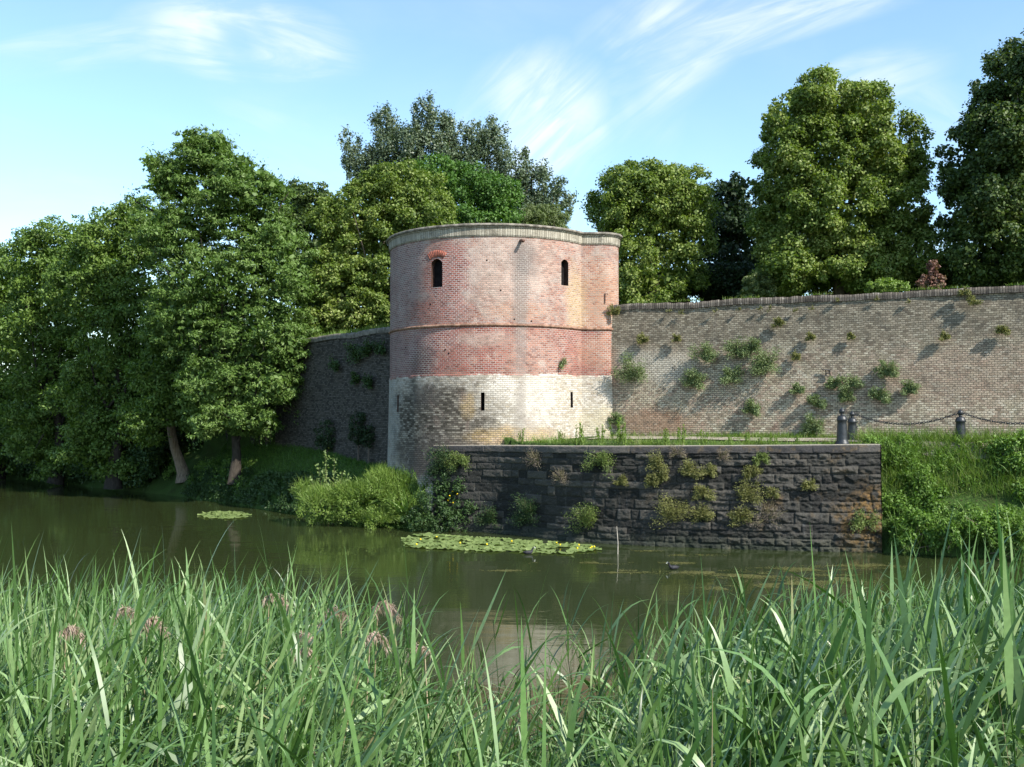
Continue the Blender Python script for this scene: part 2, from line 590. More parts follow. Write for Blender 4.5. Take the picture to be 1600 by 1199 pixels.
# ------------------------------------------------------------------ masonry materials
def tower_material():
    m, t, out = new_mat('tower_masonry')
    uvn = t.n('ShaderNodeUVMap')
    uv = uvn.outputs[0]
    sp = t.n('ShaderNodeSeparateXYZ'); t.link(uv, sp.inputs[0])
    U, V = sp.outputs[0], sp.outputs[1]
    rnd, mort = brick_nodes(t, uv, 0.155, 0.066, 0.0085)
    rnd = t.math('MULTIPLY', rnd, 1.0)
    wob = t.vmath('MULTIPLY', t.vmath('SUBTRACT', t.noise(uv, 1.6, 5, 0.65, color=True), (0.5, 0.5, 0.5)), (1.5, 1.5, 0))
    fine = t.noise(uv, 28, 4, 0.7)
    mid = t.noise(uv, 2.2, 5, 0.65)
    lowf = t.noise(uv, 0.7, 4, 0.6)
    # red brick of the upper storeys, weathered
    red = t.ramp(rnd, [(0.0, (0.19, 0.085, 0.065)), (0.3, (0.31, 0.155, 0.115)), (0.55, (0.40, 0.205, 0.15)), (0.8, (0.34, 0.205, 0.16)), (1.0, (0.22, 0.125, 0.11))])
    grey = t.ramp(rnd, [(0.0, (0.31, 0.22, 0.185)), (0.5, (0.43, 0.33, 0.275)), (1.0, (0.36, 0.295, 0.255))])
    up = t.mix(t.math('MULTIPLY', t.smooth(mid, 0.42, 0.64), 0.85), red, grey)

    def put(base, colr, *a, f=1.0, **k):
        msk = blob(t, uv, *a, wob, **k)
        if f != 1.0:
            msk = t.math('MULTIPLY', msk, f)
        return t.mix(msk, base, colr)
    pale = t.ramp(rnd, [(0.0, (0.36, 0.26, 0.21)), (0.5, (0.52, 0.41, 0.34)), (1.0, (0.46, 0.33, 0.27))])
    strong = t.ramp(rnd, [(0.0, (0.16, 0.055, 0.042)), (0.5, (0.31, 0.105, 0.078)), (1.0, (0.23, 0.09, 0.075))])
    orange = t.ramp(rnd, [(0.0, (0.32, 0.15, 0.09)), (0.5, (0.44, 0.235, 0.145)), (1.0, (0.40, 0.26, 0.18))])
    purple = t.ramp(rnd, [(0.0, (0.15, 0.085, 0.085)), (0.5, (0.235, 0.145, 0.14)), (1.0, (0.20, 0.145, 0.13))])  # for the drum's unlit left side: shade put into the brick colour
    ochre = t.ramp(rnd, [(0.0, (0.32, 0.22, 0.10)), (0.5, (0.47, 0.34, 0.17)), (1.0, (0.40, 0.27, 0.16))])
    up = put(up, purple, -4.2, 8.4, 2.1, 2.3, f=0.75)
    up = put(up, pale, 0.5, 8.6, 1.55, 1.25, f=0.6)
    up = put(up, strong, -1.55, 8.6, 0.85, 1.05, soft=0.25, f=0.9)
    up = put(up, strong, -2.2, 7.2, 0.9, 0.45, soft=0.3, f=0.8)
    up = put(up, strong, -1.2, 7.3, 0.6, 0.5, soft=0.3, f=0.7)
    up = put(up, orange, 4.6, 7.6, 1.4, 1.5, f=0.8)
    up = put(up, ochre, 3.3, 7.7, 0.5, 1.2, f=0.7)
    up = put(up, orange, 0.9, 7.2, 1.1, 0.3, f=0.5)
    # middle band, redder
    midb = t.mix(t.smooth(mid, 0.45, 0.72), strong, red)
    midb = put(midb, pale, -0.2, 6.3, 0.9, 0.25, f=0.5)
    midb = put(midb, purple, -4.3, 5.9, 2.0, 1.0, f=0.9)
    midb = put(midb, (0.09, 0.05, 0.045), -2.6, 5.5, 0.55, 0.55, f=0.75)
    midb = put(midb, red, 1.4, 5.6, 1.0, 1.0, f=0.9)
    midb = put(midb, orange, 4.4, 6.0, 0.9, 0.6, f=0.5)
    midb = put(midb, (0.52, 0.42, 0.35), 1.75, 5.52, 0.13, 0.10, f=0.6)
    line1 = t.math('ADD', V, t.math('MULTIPLY', t.math('SUBTRACT', mid, 0.5), 0.10))
    upper = t.mix(t.smooth(line1, 6.70, 6.72), midb, up)
    # lower storey, white to yellow brick
    white = t.ramp(rnd, [(0.0, (0.36, 0.31, 0.24)), (0.4, (0.50, 0.455, 0.385)), (0.8, (0.585, 0.54, 0.47)), (1.0, (0.43, 0.36, 0.26))])
    low = t.mix(t.math('MULTIPLY', t.smooth(mid, 0.5, 0.72), 0.5), white, (0.42, 0.36, 0.27))
    lime = (0.72, 0.66, 0.58)
    low = put(low, lime, 1.55, 4.35, 0.75, 0.8, f=0.35)
    low = put(low, lime, 0.35, 4.7, 0.45, 0.5, f=0.45)
    darkb = t.ramp(rnd, [(0.0, (0.045, 0.04, 0.03)), (0.45, (0.12, 0.105, 0.085)), (1.0, (0.28, 0.25, 0.20))])
    low = put(low, darkb, -2.2, 3.6, 2.3, 1.45, f=1.0)
    low = t.mix(t.math('MULTIPLY', t.smooth(t.noise(uv, 3.2, 6, 0.75), 0.56, 0.66), 0.5), low, darkb)
    low = put(low, darkb, -1.3, 2.6, 2.4, 0.9, f=0.95)
    low = put(low, (0.09, 0.08, 0.07), -2.4, 4.45, 0.7, 0.4, f=0.75)
    low = put(low, (0.10, 0.085, 0.075), -1.7, 2.25, 2.3, 0.65, f=0.85)
    low = put(low, (0.24, 0.25, 0.24), -4.7, 3.6, 0.9, 2.0, f=0.6)  # bluish grey of the shaded left edge, put into the colour
    low = put(low, ochre, 0.9, 3.05, 1.6, 0.32, f=0.8)
    low = put(low, (0.50, 0.43, 0.25), 4.4, 3.5, 1.0, 0.55, f=0.45)
    low = put(low, ochre, -0.75, 4.1, 0.25, 0.45, f=0.6)
    line = t.math('ADD', V, t.math('MULTIPLY', t.math('SUBTRACT', mid, 0.5), 0.42))
    line = t.math('ADD', line, t.math('MULTIPLY', U, -0.012))
    body = t.mix(t.smooth(line, 5.09, 5.12), low, upper)
    # runoff stain below the spout
    body = put(body, (0.12, 0.10, 0.095), 1.15, 8.95, 0.50, 0.60, f=0.7)
    body = put(body, (0.14, 0.12, 0.11), 1.0, 7.8, 0.28, 1.6, f=0.65)
    body = put(body, (0.24, 0.205, 0.185), 1.0, 5.3, 0.20, 1.7, f=0.42)
    body = put(body, (0.27, 0.24, 0.21), 0.95, 3.7, 0.22, 0.9, f=0.5)
    # grime below the cornice and along the string course
    gr = t.math('MULTIPLY', t.smooth(t.noise(uv, 5, 5, 0.7), 0.5, 0.7), 0.35)
    body = t.mix(gr, body, (0.14, 0.11, 0.09))
    body = t.mix(t.math('MULTIPLY', t.smooth(t.noise(uv, 11, 5, 0.75), 0.58, 0.66), 0.55), body, (0.10, 0.075, 0.065))
    # mortar: pale lime in the upper parts, dark in the mossy foot
    mcol = t.mix(t.smooth(lowf, 0.4, 0.6), (0.34, 0.29, 0.25), (0.52, 0.47, 0.42))
    mcol = t.mix(t.smooth(V, 5.0, 5.2), (0.30, 0.265, 0.215), mcol)
    mcol = put(mcol, (0.66, 0.62, 0.58), -1.3, 8.4, 0.75, 1.2)
    mcol = put(mcol, (0.66, 0.60, 0.55), -1.7, 6.3, 0.8, 0.35)
    mcol = put(mcol, (0.035, 0.03, 0.024), -2.0, 3.2, 2.3, 1.8, f=0.95)
    mcol = put(mcol, (0.50, 0.45, 0.38), 1.5, 4.3, 0.9, 0.9, f=0.8)
    eff = t.math('MULTIPLY', t.smooth(t.noise(uv, 2.7, 6, 0.72, 0.6), 0.56, 0.70), t.smooth(t.noise(uv, 16, 3, 0.6), 0.40, 0.60))
    body = t.mix(t.math('MULTIPLY', eff, 0.6), body, (0.56, 0.50, 0.45))
    body = t.mix(t.math('MULTIPLY', t.smooth(t.noise(uv, 0.9, 6, 0.75, 0.8), 0.54, 0.66), 0.4), body, (0.20, 0.135, 0.11))
    c = t.mix(t.math('MULTIPLY', mort, 0.85), body, mcol)
    c = t.mix(1.0, c, t.ramp(fine, [(0.25, 0.72), (0.5, 1.0), (0.75, 1.22)]), 'MULTIPLY')
    h = t.math('SUBTRACT', t.math('ADD', t.math('MULTIPLY', rnd, 0.35), t.math('MULTIPLY', fine, 0.6)), t.math('MULTIPLY', mort, 1.0))
    pit = t.smooth(t.noise(uv, 9, 3, 0.5), 0.62, 0.75)
    h = t.math('SUBTRACT', h, t.math('MULTIPLY', pit, 1.2))
    h = t.math('ADD', h, t.math('MULTIPLY', mid, 2.0))
    principled(t, out, c, 0.93, 0.12, bump(t, h, 0.012, 1.0))
    return m


def wall_material(name, cols, mortar_col, dark_low, tint=(1, 1, 1), patchy=True):
    m, t, out = new_mat(name)
    uv = t.n('ShaderNodeUVMap').outputs[0]
    sp = t.n('ShaderNodeSeparateXYZ'); t.link(uv, sp.inputs[0])
    rnd, mort = brick_nodes(t, uv, 0.145, 0.066, 0.0095, 0.014)
    fine = t.noise(uv, 26, 4, 0.7); mid = t.noise(uv, 1.9, 6, 0.68); lowf = t.noise(uv, 0.35, 4, 0.6)
    wob = t.vmath('MULTIPLY', t.vmath('SUBTRACT', t.noise(uv, 0.9, 5, 0.65, color=True), (0.5, 0.5, 0.5)), (1.6, 1.6, 0))
    c = t.ramp(rnd, cols)
    k = len(cols)
    if patchy:
        pink = t.ramp(rnd, [(0, (0.26, 0.16, 0.125)), (0.5, (0.42, 0.27, 0.21)), (1, (0.52, 0.38, 0.30))])
        tan = t.ramp(rnd, [(0, (0.30, 0.26, 0.19)), (0.5, (0.47, 0.42, 0.32)), (1, (0.56, 0.52, 0.43))])
        grey = t.ramp(rnd, [(0, (0.13, 0.115, 0.09)), (0.5, (0.235, 0.21, 0.165)), (1, (0.33, 0.30, 0.24))])
        c = t.mix(t.math('MULTIPLY', t.smooth(mid, 0.53, 0.70), 0.75), c, pink)
        c = t.mix(t.smooth(t.noise(uv, 1.1, 4, 0.6, 0.4), 0.52, 0.66), c, tan)
        # greyer upper third, a shade-like darkness put into the colour
        up = t.smooth(t.math('ADD', sp.outputs[1], t.math('MULTIPLY', mid, 1.6)), 5.9, 7.4)
        c = t.mix(t.math('MULTIPLY', up, 0.85), c, grey)
        msk = blob(t, uv, 1.9, 5.4, 1.6, 0.55, wob)
        c = t.mix(t.math('MULTIPLY', msk, 0.8), c, (0.58, 0.54, 0.47))
        msk = blob(t, uv, 2.2, 3.55, 1.3, 0.45, wob)
        c = t.mix(t.math('MULTIPLY', msk, 0.6), c, (0.34, 0.19, 0.12))
        msk = blob(t, uv, 0.35, 5.3, 0.5, 0.8, wob)
        c = t.mix(t.math('MULTIPLY', msk, 0.6), c, (0.36, 0.18, 0.11))
        msk = blob(t, uv, 11.5, 4.9, 3.0, 0.8, wob)
        c = t.mix(t.math('MULTIPLY', msk, 0.45), c, (0.38, 0.28, 0.22))
    st = t.smooth(t.noise(uv, 3.6, 6, 0.7), 0.53, 0.68)
    c = t.mix(t.math('MULTIPLY', st, 0.55), c, (0.10, 0.09, 0.085))
    c = t.mix(t.math('MULTIPLY', mort, 0.8), c, mortar_col)
    c = t.mix(1.0, c, t.ramp(fine, [(0.25, 0.7), (0.5, 1.0), (0.75, 1.25)]), 'MULTIPLY')
    c = t.mix(1.0, c, tint, 'MULTIPLY')
    if patchy:
        sm_ = t.smooth(t.noise(uv, 5.5, 6, 0.8), 0.5, 0.64)
        c = t.mix(t.math('MULTIPLY', sm_, 0.5), c, (0.085, 0.075, 0.06))
    h = t.math('SUBTRACT', t.math('ADD', t.math('MULTIPLY', rnd, 0.9), t.math('MULTIPLY', fine, 0.8)), t.math('MULTIPLY', mort, 1.5))
    h = t.math('ADD', h, t.math('MULTIPLY', mid, 2.0))
    principled(t, out, c, 0.95, 0.1, bump(t, h, 0.014, 1.0))
    return m


def soldier_material(name, lo, hi, w_, mort):
    """upright bricks side by side (coping, cornice)"""
    m, t, out = new_mat(name)
    uv = t.n('ShaderNodeUVMap').outputs[0]
    rnd, mo = brick_nodes(t, uv, w_, 50.0, 0.010, 0.004)
    fine = t.noise(uv, 22, 4, 0.7); mid = t.noise(uv, 2.5, 5, 0.7)
    c = t.mix(rnd, lo, hi)
    c = t.mix(t.math('MULTIPLY', t.smooth(mid, 0.48, 0.68), 0.65), c, tuple(x * 0.4 for x in lo))
    c = t.mix(t.math('MULTIPLY', t.smooth(t.noise(uv, 7, 4, 0.7), 0.56, 0.7), 0.5), c, (0.50, 0.48, 0.42))
    c = t.mix(mo, c, mort)
    c = t.mix(1.0, c, t.ramp(fine, [(0.25, 0.75), (0.5, 1.0), (0.75, 1.2)]), 'MULTIPLY')
    h = t.math('SUBTRACT', t.math('ADD', t.math('MULTIPLY', rnd, 0.7), fine), t.math('MULTIPLY', mo, 1.4))
    principled(t, out, c, 0.95, 0.1, bump(t, h, 0.015))
    return m


m_tower = tower_material()
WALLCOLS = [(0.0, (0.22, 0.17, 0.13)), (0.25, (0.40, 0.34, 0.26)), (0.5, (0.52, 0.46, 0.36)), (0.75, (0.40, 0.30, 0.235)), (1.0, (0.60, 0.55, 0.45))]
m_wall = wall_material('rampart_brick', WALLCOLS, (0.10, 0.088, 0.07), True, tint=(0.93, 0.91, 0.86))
m_wall_left = wall_material('shade_toned_rampart_brick', [(0, (0.04, 0.037, 0.032)), (0.5, (0.085, 0.078, 0.066)), (1, (0.125, 0.115, 0.10))], (0.032, 0.03, 0.027), True, patchy=False)  # brick colour lowered to carry the shade of the trees
m_coping = soldier_material('coping_brick', (0.07, 0.06, 0.05), (0.185, 0.16, 0.13), 0.075, (0.05, 0.045, 0.04))
m_cornice = soldier_material('cornice_brick', (0.25, 0.225, 0.175), (0.41, 0.375, 0.30), 0.085, (0.20, 0.18, 0.145))
m_lip = flat_mat('weathered_coping_stone', (0.19, 0.17, 0.14), 0.95, 0.1, 0.5, 5, bumpd=0.02)
m_string = flat_mat('string_course_brick', (0.25, 0.15, 0.105), 0.95, 0.1, 0.45, 6, bumpd=0.015)
m_dark = flat_mat('unlit_interior', (0.012, 0.010, 0.010), 0.9, 0.1, 0.3, 6)  # near-black colour standing for the unlit inside of openings
m_iron = flat_mat('rusty_iron', (0.10, 0.05, 0.035), 0.7, 0.3, 0.4, 12)
m_archbrick = flat_mat('arch_brick', (0.33, 0.115, 0.08), 0.93, 0.1, 0.35, 15, bumpd=0.01)
m_roofturf = flat_mat('turf', (0.09, 0.11, 0.035), 0.95, 0.1, 0.4, 6, bumpd=0.04)


# ------------------------------------------------------------------ tower
def tower_plan(d, n1=300, n2=90):
    """outline pushed out by d: the round drum, then a flat face that meets it in a crease and a rounded right end"""
    r1, r2 = TR + d, LR + d
    yf = LC[1] - r2
    f1 = math.acos((TC[1] - yf) / r1)
    A = np.linspace(R(-200), f1, n1)
    P1 = np.stack([TC[0] + r1 * np.sin(A), TC[1] - r1 * np.cos(A)], 1)
    xj = P1[-1, 0]
    nl = 12
    X2 = np.linspace(xj, LC[0], nl)[1:-1]
    P2 = np.stack([X2, np.full(nl - 2, yf)], 1)
    B = np.linspace(0, R(90), n2)
    P3 = np.stack([LC[0] + r2 * np.sin(B), LC[1] - r2 * np.cos(B)], 1)
    Y4 = np.linspace(LC[1], 38.0, 10)[1:]
    P4 = np.stack([np.full(9, LC[0] + r2), Y4], 1)
    uJ = TR * f1
    xy = np.concatenate([P1, P2, P3, P4])
    u = np.concatenate([TR * A, uJ + (X2 - xj), uJ + (LC[0] - xj) + LR * B, uJ + (LC[0] - xj) + LR * R(90) + (Y4 - LC[1])])
    return xy, u


def sweep_tower(levels, cap=True):
    """levels: list of (offset, z)"""
    Vs, UVs = [], []
    for d, z in levels:
        xy, u = tower_plan(d)
        n = len(xy)
        # small unevenness of old masonry
        Vs.append(np.column_stack([xy, np.full(n, z)])); UVs.append(np.column_stack([u, np.full(n, z)]))
    bm = bmesh.new()
    uvl = bm.loops.layers.uv.new('UVMap')
    rows = [[bm.verts.new(tuple(p)) for p in V] for V in Vs]
    n = len(rows[0])
    for i in range(len(rows) - 1):
        for j in range(n):
            k = (j + 1) % n
            f = bm.faces.new((rows[i][j], rows[i][k], rows[i + 1][k], rows[i + 1][j]))
            uu = [UVs[i][j], UVs[i][k], UVs[i + 1][k], UVs[i + 1][j]]
            if k == 0:
                uu[1] = uu[1] + np.array([0.0, 0]); uu[1] = np.array([UVs[i][j][0] + 0.1, UVs[i][j][1]]); uu[2] = np.array([UVs[i + 1][j][0] + 0.1, UVs[i + 1][j][1]])
            for lp, q in zip(f.loops, uu):
                lp[uvl].uv = (q[0], q[1])
    if cap:
        bm.faces.new(list(reversed(rows[0]))); bm.faces.new(rows[-1])
    return bm


def bm_obj(name, bm, mat, parent=None):
    me = bpy.data.meshes.new(name)
    bm.to_mesh(me); bm.free()
    return link(name, me, mat, parent)


tower = empty('round_brick_tower', (TC[0], TC[1], 1.5))
tag(tower, 'round red and white brick tower with two upper windows at the rampart corner', 'tower')


def tw(o):
    """part placed in world coordinates under the tower"""
    o.parent = tower
    o.matrix_parent_inverse = Matrix.Translation(-Vector(tower.location))
    return o


zs = [(0.10, 0.6), (0.085, 1.6), (0.06, 3.0), (0.035, 4.2), (0.02, 5.1), (0.0, 5.14), (0.0, 6.0), (0.0, 6.75), (0.0, 7.5), (0.0, 8.4), (0.0, 9.2), (0.0, 9.72)]
body = bm_obj('brick_drum', sweep_tower(zs), [m_tower, m_iron])


def on_tower(phi_deg, d=0.0):
    f = R(phi_deg)
    return Vector((TC[0] + (TR + d) * math.sin(f), TC[1] - (TR + d) * math.cos(f), 0)), Vector((math.sin(f), -math.cos(f), 0)), Vector((math.cos(f), math.sin(f), 0))


# window openings: cut with a solid arch or slit
openings = [  # phi, z0, z1, width, arch
    (-29.2, 8.06, 9.02, 0.45, True),
    (41.8, 8.18, 9.07, 0.34, True),
    (-4.0, 3.92, 4.52, 0.125, False),
    (46.3, 4.03, 4.56, 0.12, False),
    (-59.5, 3.88, 4.46, 0.13, False),
]


def opening_prism(phi, z0, z1, wd, arch, dout, din, grow=0.0):
    """solid through the wall, seen-from-outside outline wd x (z1-z0)"""
    p, n, s = on_tower(phi)
    out2 = []
    hw = wd / 2 + grow
    if arch:
        rise = wd * 0.30
        out2 = [(-hw, z0 - grow), (hw, z0 - grow)]
        for k in range(9):
            a = k / 8
            x = hw * (1 - 2 * a)
            out2.append((x, z1 - rise + grow + rise * (1 - (2 * a - 1) ** 2)))
    else:
        out2 = [(-hw, z0 - grow), (hw, z0 - grow), (hw, z1 + grow), (-hw, z1 + grow)]
    bm = bmesh.new()
    fr = [bm.verts.new(p + s * x + n * dout + Vector((0, 0, z))) for x, z in out2]
    bk = [bm.verts.new(p + s * x - n * din + Vector((0, 0, z))) for x, z in out2]
    bm.faces.new(fr); bm.faces.new(list(reversed(bk)))
    for i in range(len(fr)):
        k = (i + 1) % len(fr)
        bm.faces.new((fr[k], fr[i], bk[i], bk[k]))
    bmesh.ops.recalc_face_normals(bm, faces=bm.faces)
    return bm


cutters = []
for op in openings:
    bm = opening_prism(*op, 0.4, 1.0)
    co = bm_obj('cutter', bm, m_dark)
    md = body.modifiers.new('cut', 'BOOLEAN')
    md.object = co; md.operation = 'DIFFERENCE'; md.solver = 'EXACT'
    cutters.append(co)
dg = bpy.context.evaluated_depsgraph_get()
newme = bpy.data.meshes.new_from_object(body.evaluated_get(dg))
body.modifiers.clear()
body.data = newme
for co in cutters:
    bpy.data.objects.remove(co)
tw(body)
m_reveal = flat_mat('shade_dark_reveal_brick', (0.07, 0.04, 0.032), 0.95, 0.1, 0.4, 14, bumpd=0.01)  # recess shade put into the reveal brick colour
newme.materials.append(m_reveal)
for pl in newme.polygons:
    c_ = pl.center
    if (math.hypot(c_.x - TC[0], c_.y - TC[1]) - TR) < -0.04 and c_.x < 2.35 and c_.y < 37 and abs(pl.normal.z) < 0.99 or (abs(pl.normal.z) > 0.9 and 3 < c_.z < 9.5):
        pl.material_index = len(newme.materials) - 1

for i, op in enumerate(openings):
    bm = opening_prism(*op, -0.20, 0.9, grow=0.02)  # dark block fills the opening in place of its shade
    pn = tw(bm_obj('window' if op[4] else 'arrow_slit', bm, m_dark))
    if i == 0: pn['label'] = 'larger arched window opening under a fan of red bricks'
    if op[4]:
        # voussoirs of the flat arch
        p, n, s = on_tower(op[0], 0.0)
        parts = []
        nb = 11 if i == 0 else 9
        hw = op[3] / 2
        for k in range(nb):
            a = (k + 0.5) / nb * 2 - 1
            ang = a * R(34)
            rad = 0.50
            cz = op[2] - 0.44
            cx = math.sin(ang) * (rad + 0.10)
            zz_ = cz + math.cos(ang) * (rad + 0.12)
            bw_, bh_ = 0.036, 0.22
            ca, sa = math.cos(ang), math.sin(ang)
            V = []
            for qx, qz in ((-bw_ / 2, -bh_ / 2), (bw_ / 2, -bh_ / 2), (bw_ / 2 * 1.3, bh_ / 2), (-bw_ / 2 * 1.3, bh_ / 2)):
                xx = cx + qx * ca + qz * sa; zc = zz_ - qx * sa + qz * ca
                for dn_ in (-0.05, 0.016):
                    # follow the curve of the drum
                    f = R(op[0]) + xx / TR
                    V.append((TC[0] + (TR + dn_) * math.sin(f), TC[1] - (TR + dn_) * math.cos(f), zc))
            F = np.array([(0, 2, 4, 6), (1, 7, 5, 3), (0, 1, 3, 2), (2, 3, 5, 4), (4, 5, 7, 6), (6, 7, 1, 0)])
            parts.append((np.array(V), F))
        V, F = merge(parts)
        if i == 0:
            tw(link('arch_bricks', np_mesh('arch_bricks', V, F), m_archbrick))


def ring_part(name, levels, mat):
    bm = sweep_tower(levels, cap=False)
    # close the section: last level joins first
    return tw(bm_obj(name, bm, mat))


ring_part('string_course', [(-0.02, 6.715), (0.03, 6.715), (0.055, 6.74), (0.055, 6.77), (0.015, 6.80), (-0.02, 6.81)], m_string)
ring_part('cornice', [(-0.02, 9.70), (0.03, 9.70), (0.035, 9.72), (0.05, 9.74), (0.055, 9.97), (0.085, 9.985), (0.09, 10.02), (-0.02, 10.02)], m_cornice)
ring_part('coping', [(-0.3, 10.022), (0.125, 10.022), (0.15, 10.05), (0.15, 10.085), (0.12, 10.115), (-0.45, 10.14)], m_lip)
xy, u = tower_plan(-0.4)
bm = bmesh.new()
bm.faces.new([bm.verts.new((x, y, 10.13)) for x, y in xy])
tw(bm_obj('turf_roof', bm, m_roofturf))
# spout
p, n, s = on_tower(15.4)
pz = 9.56
q0 = p + Vector((0, 0, pz + 0.02)) - n * 0.2
pts_ = [q0, p + n * 0.02 + Vector((0, 0, pz + 0.01)), p + n * 0.22 + Vector((0, 0, pz - 0.03)), p + n * 0.3 + Vector((0, 0, pz - 0.04))]
V, F = tube(pts_, [0.055] * 4, 12)
tw(link('spout', np_mesh('spout', V, F, smooth=True), m_iron))
# small iron anchor on the lobe
f = R(14)
ap = Vector((LC[0] + (LR + 0.03) * math.sin(f), LC[1] - (LR + 0.03) * math.cos(f), 7.83))
V1, F1 = tube([ap + Vector((0, 0, -0.17)), ap + Vector((0, 0, 0.17))], [0.018, 0.018], 6)
V2, F2 = tube([ap + Vector((0, 0, 0.12)), ap + Vector((0.07, -0.02, 0.16)), ap + Vector((0.09, -0.02, 0.10))], [0.014] * 3, 6)
V, F = merge([(V1, F1), (V2, F2)])
tw(link('iron_anchor', np_mesh('iron_anchor', V, F), m_iron))
# putlog holes: dark plugs standing for their unlit depth
for (ph, z) in [(-24, 5.95), (-22, 5.83), (21, 6.9), (12, 6.95), (-48, 8.0), (-52, 6.1), (-33, 7.5), (-2, 8.9), (5, 7.9)]:
    p, n, s = on_tower(ph)
    V, F = tube([p - n * 0.05 + Vector((0, 0, z)), p + n * 0.006 + Vector((0, 0, z))], [0.03, 0.03], 6)
    tw(link('putlog_hole', np_mesh('putlog_hole', V, F), m_dark))


# ------------------------------------------------------------------ curtain walls
def curtain(name, A, B, z0, z1, thick, mat, label, batter=0.12, step=0.15, seed=3, coping_mat=None, dipseed=1):
    A = np.array(A, float); B = np.array(B, float)
    L = np.linalg.norm(B - A); d = (B - A) / L
    n = np.array([d[1], -d[0]])
    if n[1] > 0: n = -n
    root = empty(name, (A[0], A[1], z0))
    tag(root, label, 'wall')
    us = np.arange(0, L + step, step); vs = np.linspace(z0, z1, int((z1 - z0) / step) + 1)
    U, V = np.meshgrid(us, vs, indexing='ij')
    bt = (z1 - V) / (z1 - z0) * batter + (fbm(U * 0.5, V * 0.7, seed, 4) - 0.5) * 0.09 + (fbm(U * 2.5, V * 3.0, seed + 5, 2) - 0.5) * 0.025
    X = A[0] + d[0] * U + n[0] * bt; Y = A[1] + d[1] * U + n[1] * bt
    dip = (fbm(U * 0.6, U * 0, dipseed, 3) - 0.5) * 0.10 * (V - z0) / (z1 - z0)
    P = np.stack([X, Y, V + dip], -1).reshape(-1, 3)
    uvv = np.stack([U, V], -1).reshape(-1, 2)
    F1 = grid_faces(len(us), len(vs))
    # back and top
    nu = len(us)
    top = P.reshape(nu, len(vs), 3)[:, -1]
    back = top.copy(); back[:, 0] -= n[0] * thick; back[:, 1] -= n[1] * thick
    bot = back.copy(); bot[:, 2] = z0
    V2 = np.concatenate([top, back, bot]); k = np.arange(nu - 1)
    F2 = np.concatenate([np.stack([k, k + 1, k + 1 + nu, k + nu], 1), np.stack([k + nu, k + nu + 1, k + 1 + 2 * nu, k + 2 * nu], 1)])
    uv2 = np.concatenate([np.stack([us, np.full(nu, z1)], 1), np.stack([us, np.full(nu, z1 + thick)], 1), np.stack([us, np.full(nu, z1 + 6)], 1)])
    PV_ = np.concatenate([P, V2]); PF = np.concatenate([F1, F2 + len(P)])
    o = link('brickwork', np_mesh('brickwork', PV_, PF, np.concatenate([uvv, uv2])), mat)
    o.parent = root; o.matrix_parent_inverse = Matrix.Translation(-Vector(root.location))
    # coping: bricks on edge, a little proud and uneven
    ch = 0.20
    us = np.arange(0, L + 0.075, 0.075); nu = len(us)
    jag = (fbm(us * 9, us * 0, seed + 9, 2) - 0.5) * 0.045 + (fbm(us * 0.6, us * 0, dipseed, 3) - 0.5) * 0.10
    jo = (fbm(us * 11, us * 0 + 4, seed + 3, 2) - 0.5) * 0.03
    prof = [(0.05, 0.0), (0.055, ch * 0.5), (0.045, ch), (-thick - 0.04, ch + 0.01), (-thick - 0.04, 0.0)]
    rows = []; ruv = []
    for q, (o_, z_) in enumerate(prof):
        oo = o_ + (jo if o_ > 0 else 0) - 0.0
        rows.append(np.stack([A[0] + d[0] * us + n[0] * oo, A[1] + d[1] * us + n[1] * oo, z1 + z_ + (jag if z_ > 0.1 else (fbm(us * 0.6, us * 0, dipseed, 3) - 0.5) * 0.10)], 1))
        ruv.append(np.stack([us, np.full(nu, z_ + abs(o_))], 1))
    V3 = np.stack(rows, 1).reshape(-1, 3); uv3 = np.stack(ruv, 1).reshape(-1, 2)
    o = link('coping', np_mesh('coping', V3, grid_faces(nu, len(prof)), uv3), coping_mat or m_coping)
    o.parent = root; o.matrix_parent_inverse = Matrix.Translation(-Vector(root.location))
    return root, A, d, n


RW_A = np.array([2.94, 35.80]); RW_dir = np.array([0.905, -0.425]); RW_dir /= np.linalg.norm(RW_dir)
RW_B = RW_A + RW_dir * 30
rw, _, rd, rn = curtain('rampart_wall', RW_A, RW_B, 2.2, 7.39, 0.7, m_wall,
                        'long sunlit grey brick rampart wall with plants growing on it, running right from the tower', batter=0.10, step=0.12)
LW_B = np.array([-4.2, 37.6]); LW_dir = np.array([-3.5, 4.6]) / math.hypot(3.5, 4.6)
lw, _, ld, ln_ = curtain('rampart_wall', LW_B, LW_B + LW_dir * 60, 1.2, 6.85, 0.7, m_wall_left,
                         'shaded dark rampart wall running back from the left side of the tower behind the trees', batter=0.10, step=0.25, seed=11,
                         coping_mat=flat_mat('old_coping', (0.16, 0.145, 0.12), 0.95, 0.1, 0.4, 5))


def on_wall(px, py, A=None, d=None, n=None, off=0.1):
    A = RW_A if A is None else A; d = rd if d is None else d; n = rn if n is None else n
    x, y, z = ray(px, py)
    k = x / y
    A2 = A + n * off
    # A2x + d x t = k (A2y + d y t)
    t_ = (k * A2[1] - A2[0]) / (d[0] - k * d[1])
    X = A2[0] + d[0] * t_; Y = A2[1] + d[1] * t_
    return Vector((X, Y, CAM_H + z / y * Y)), t_


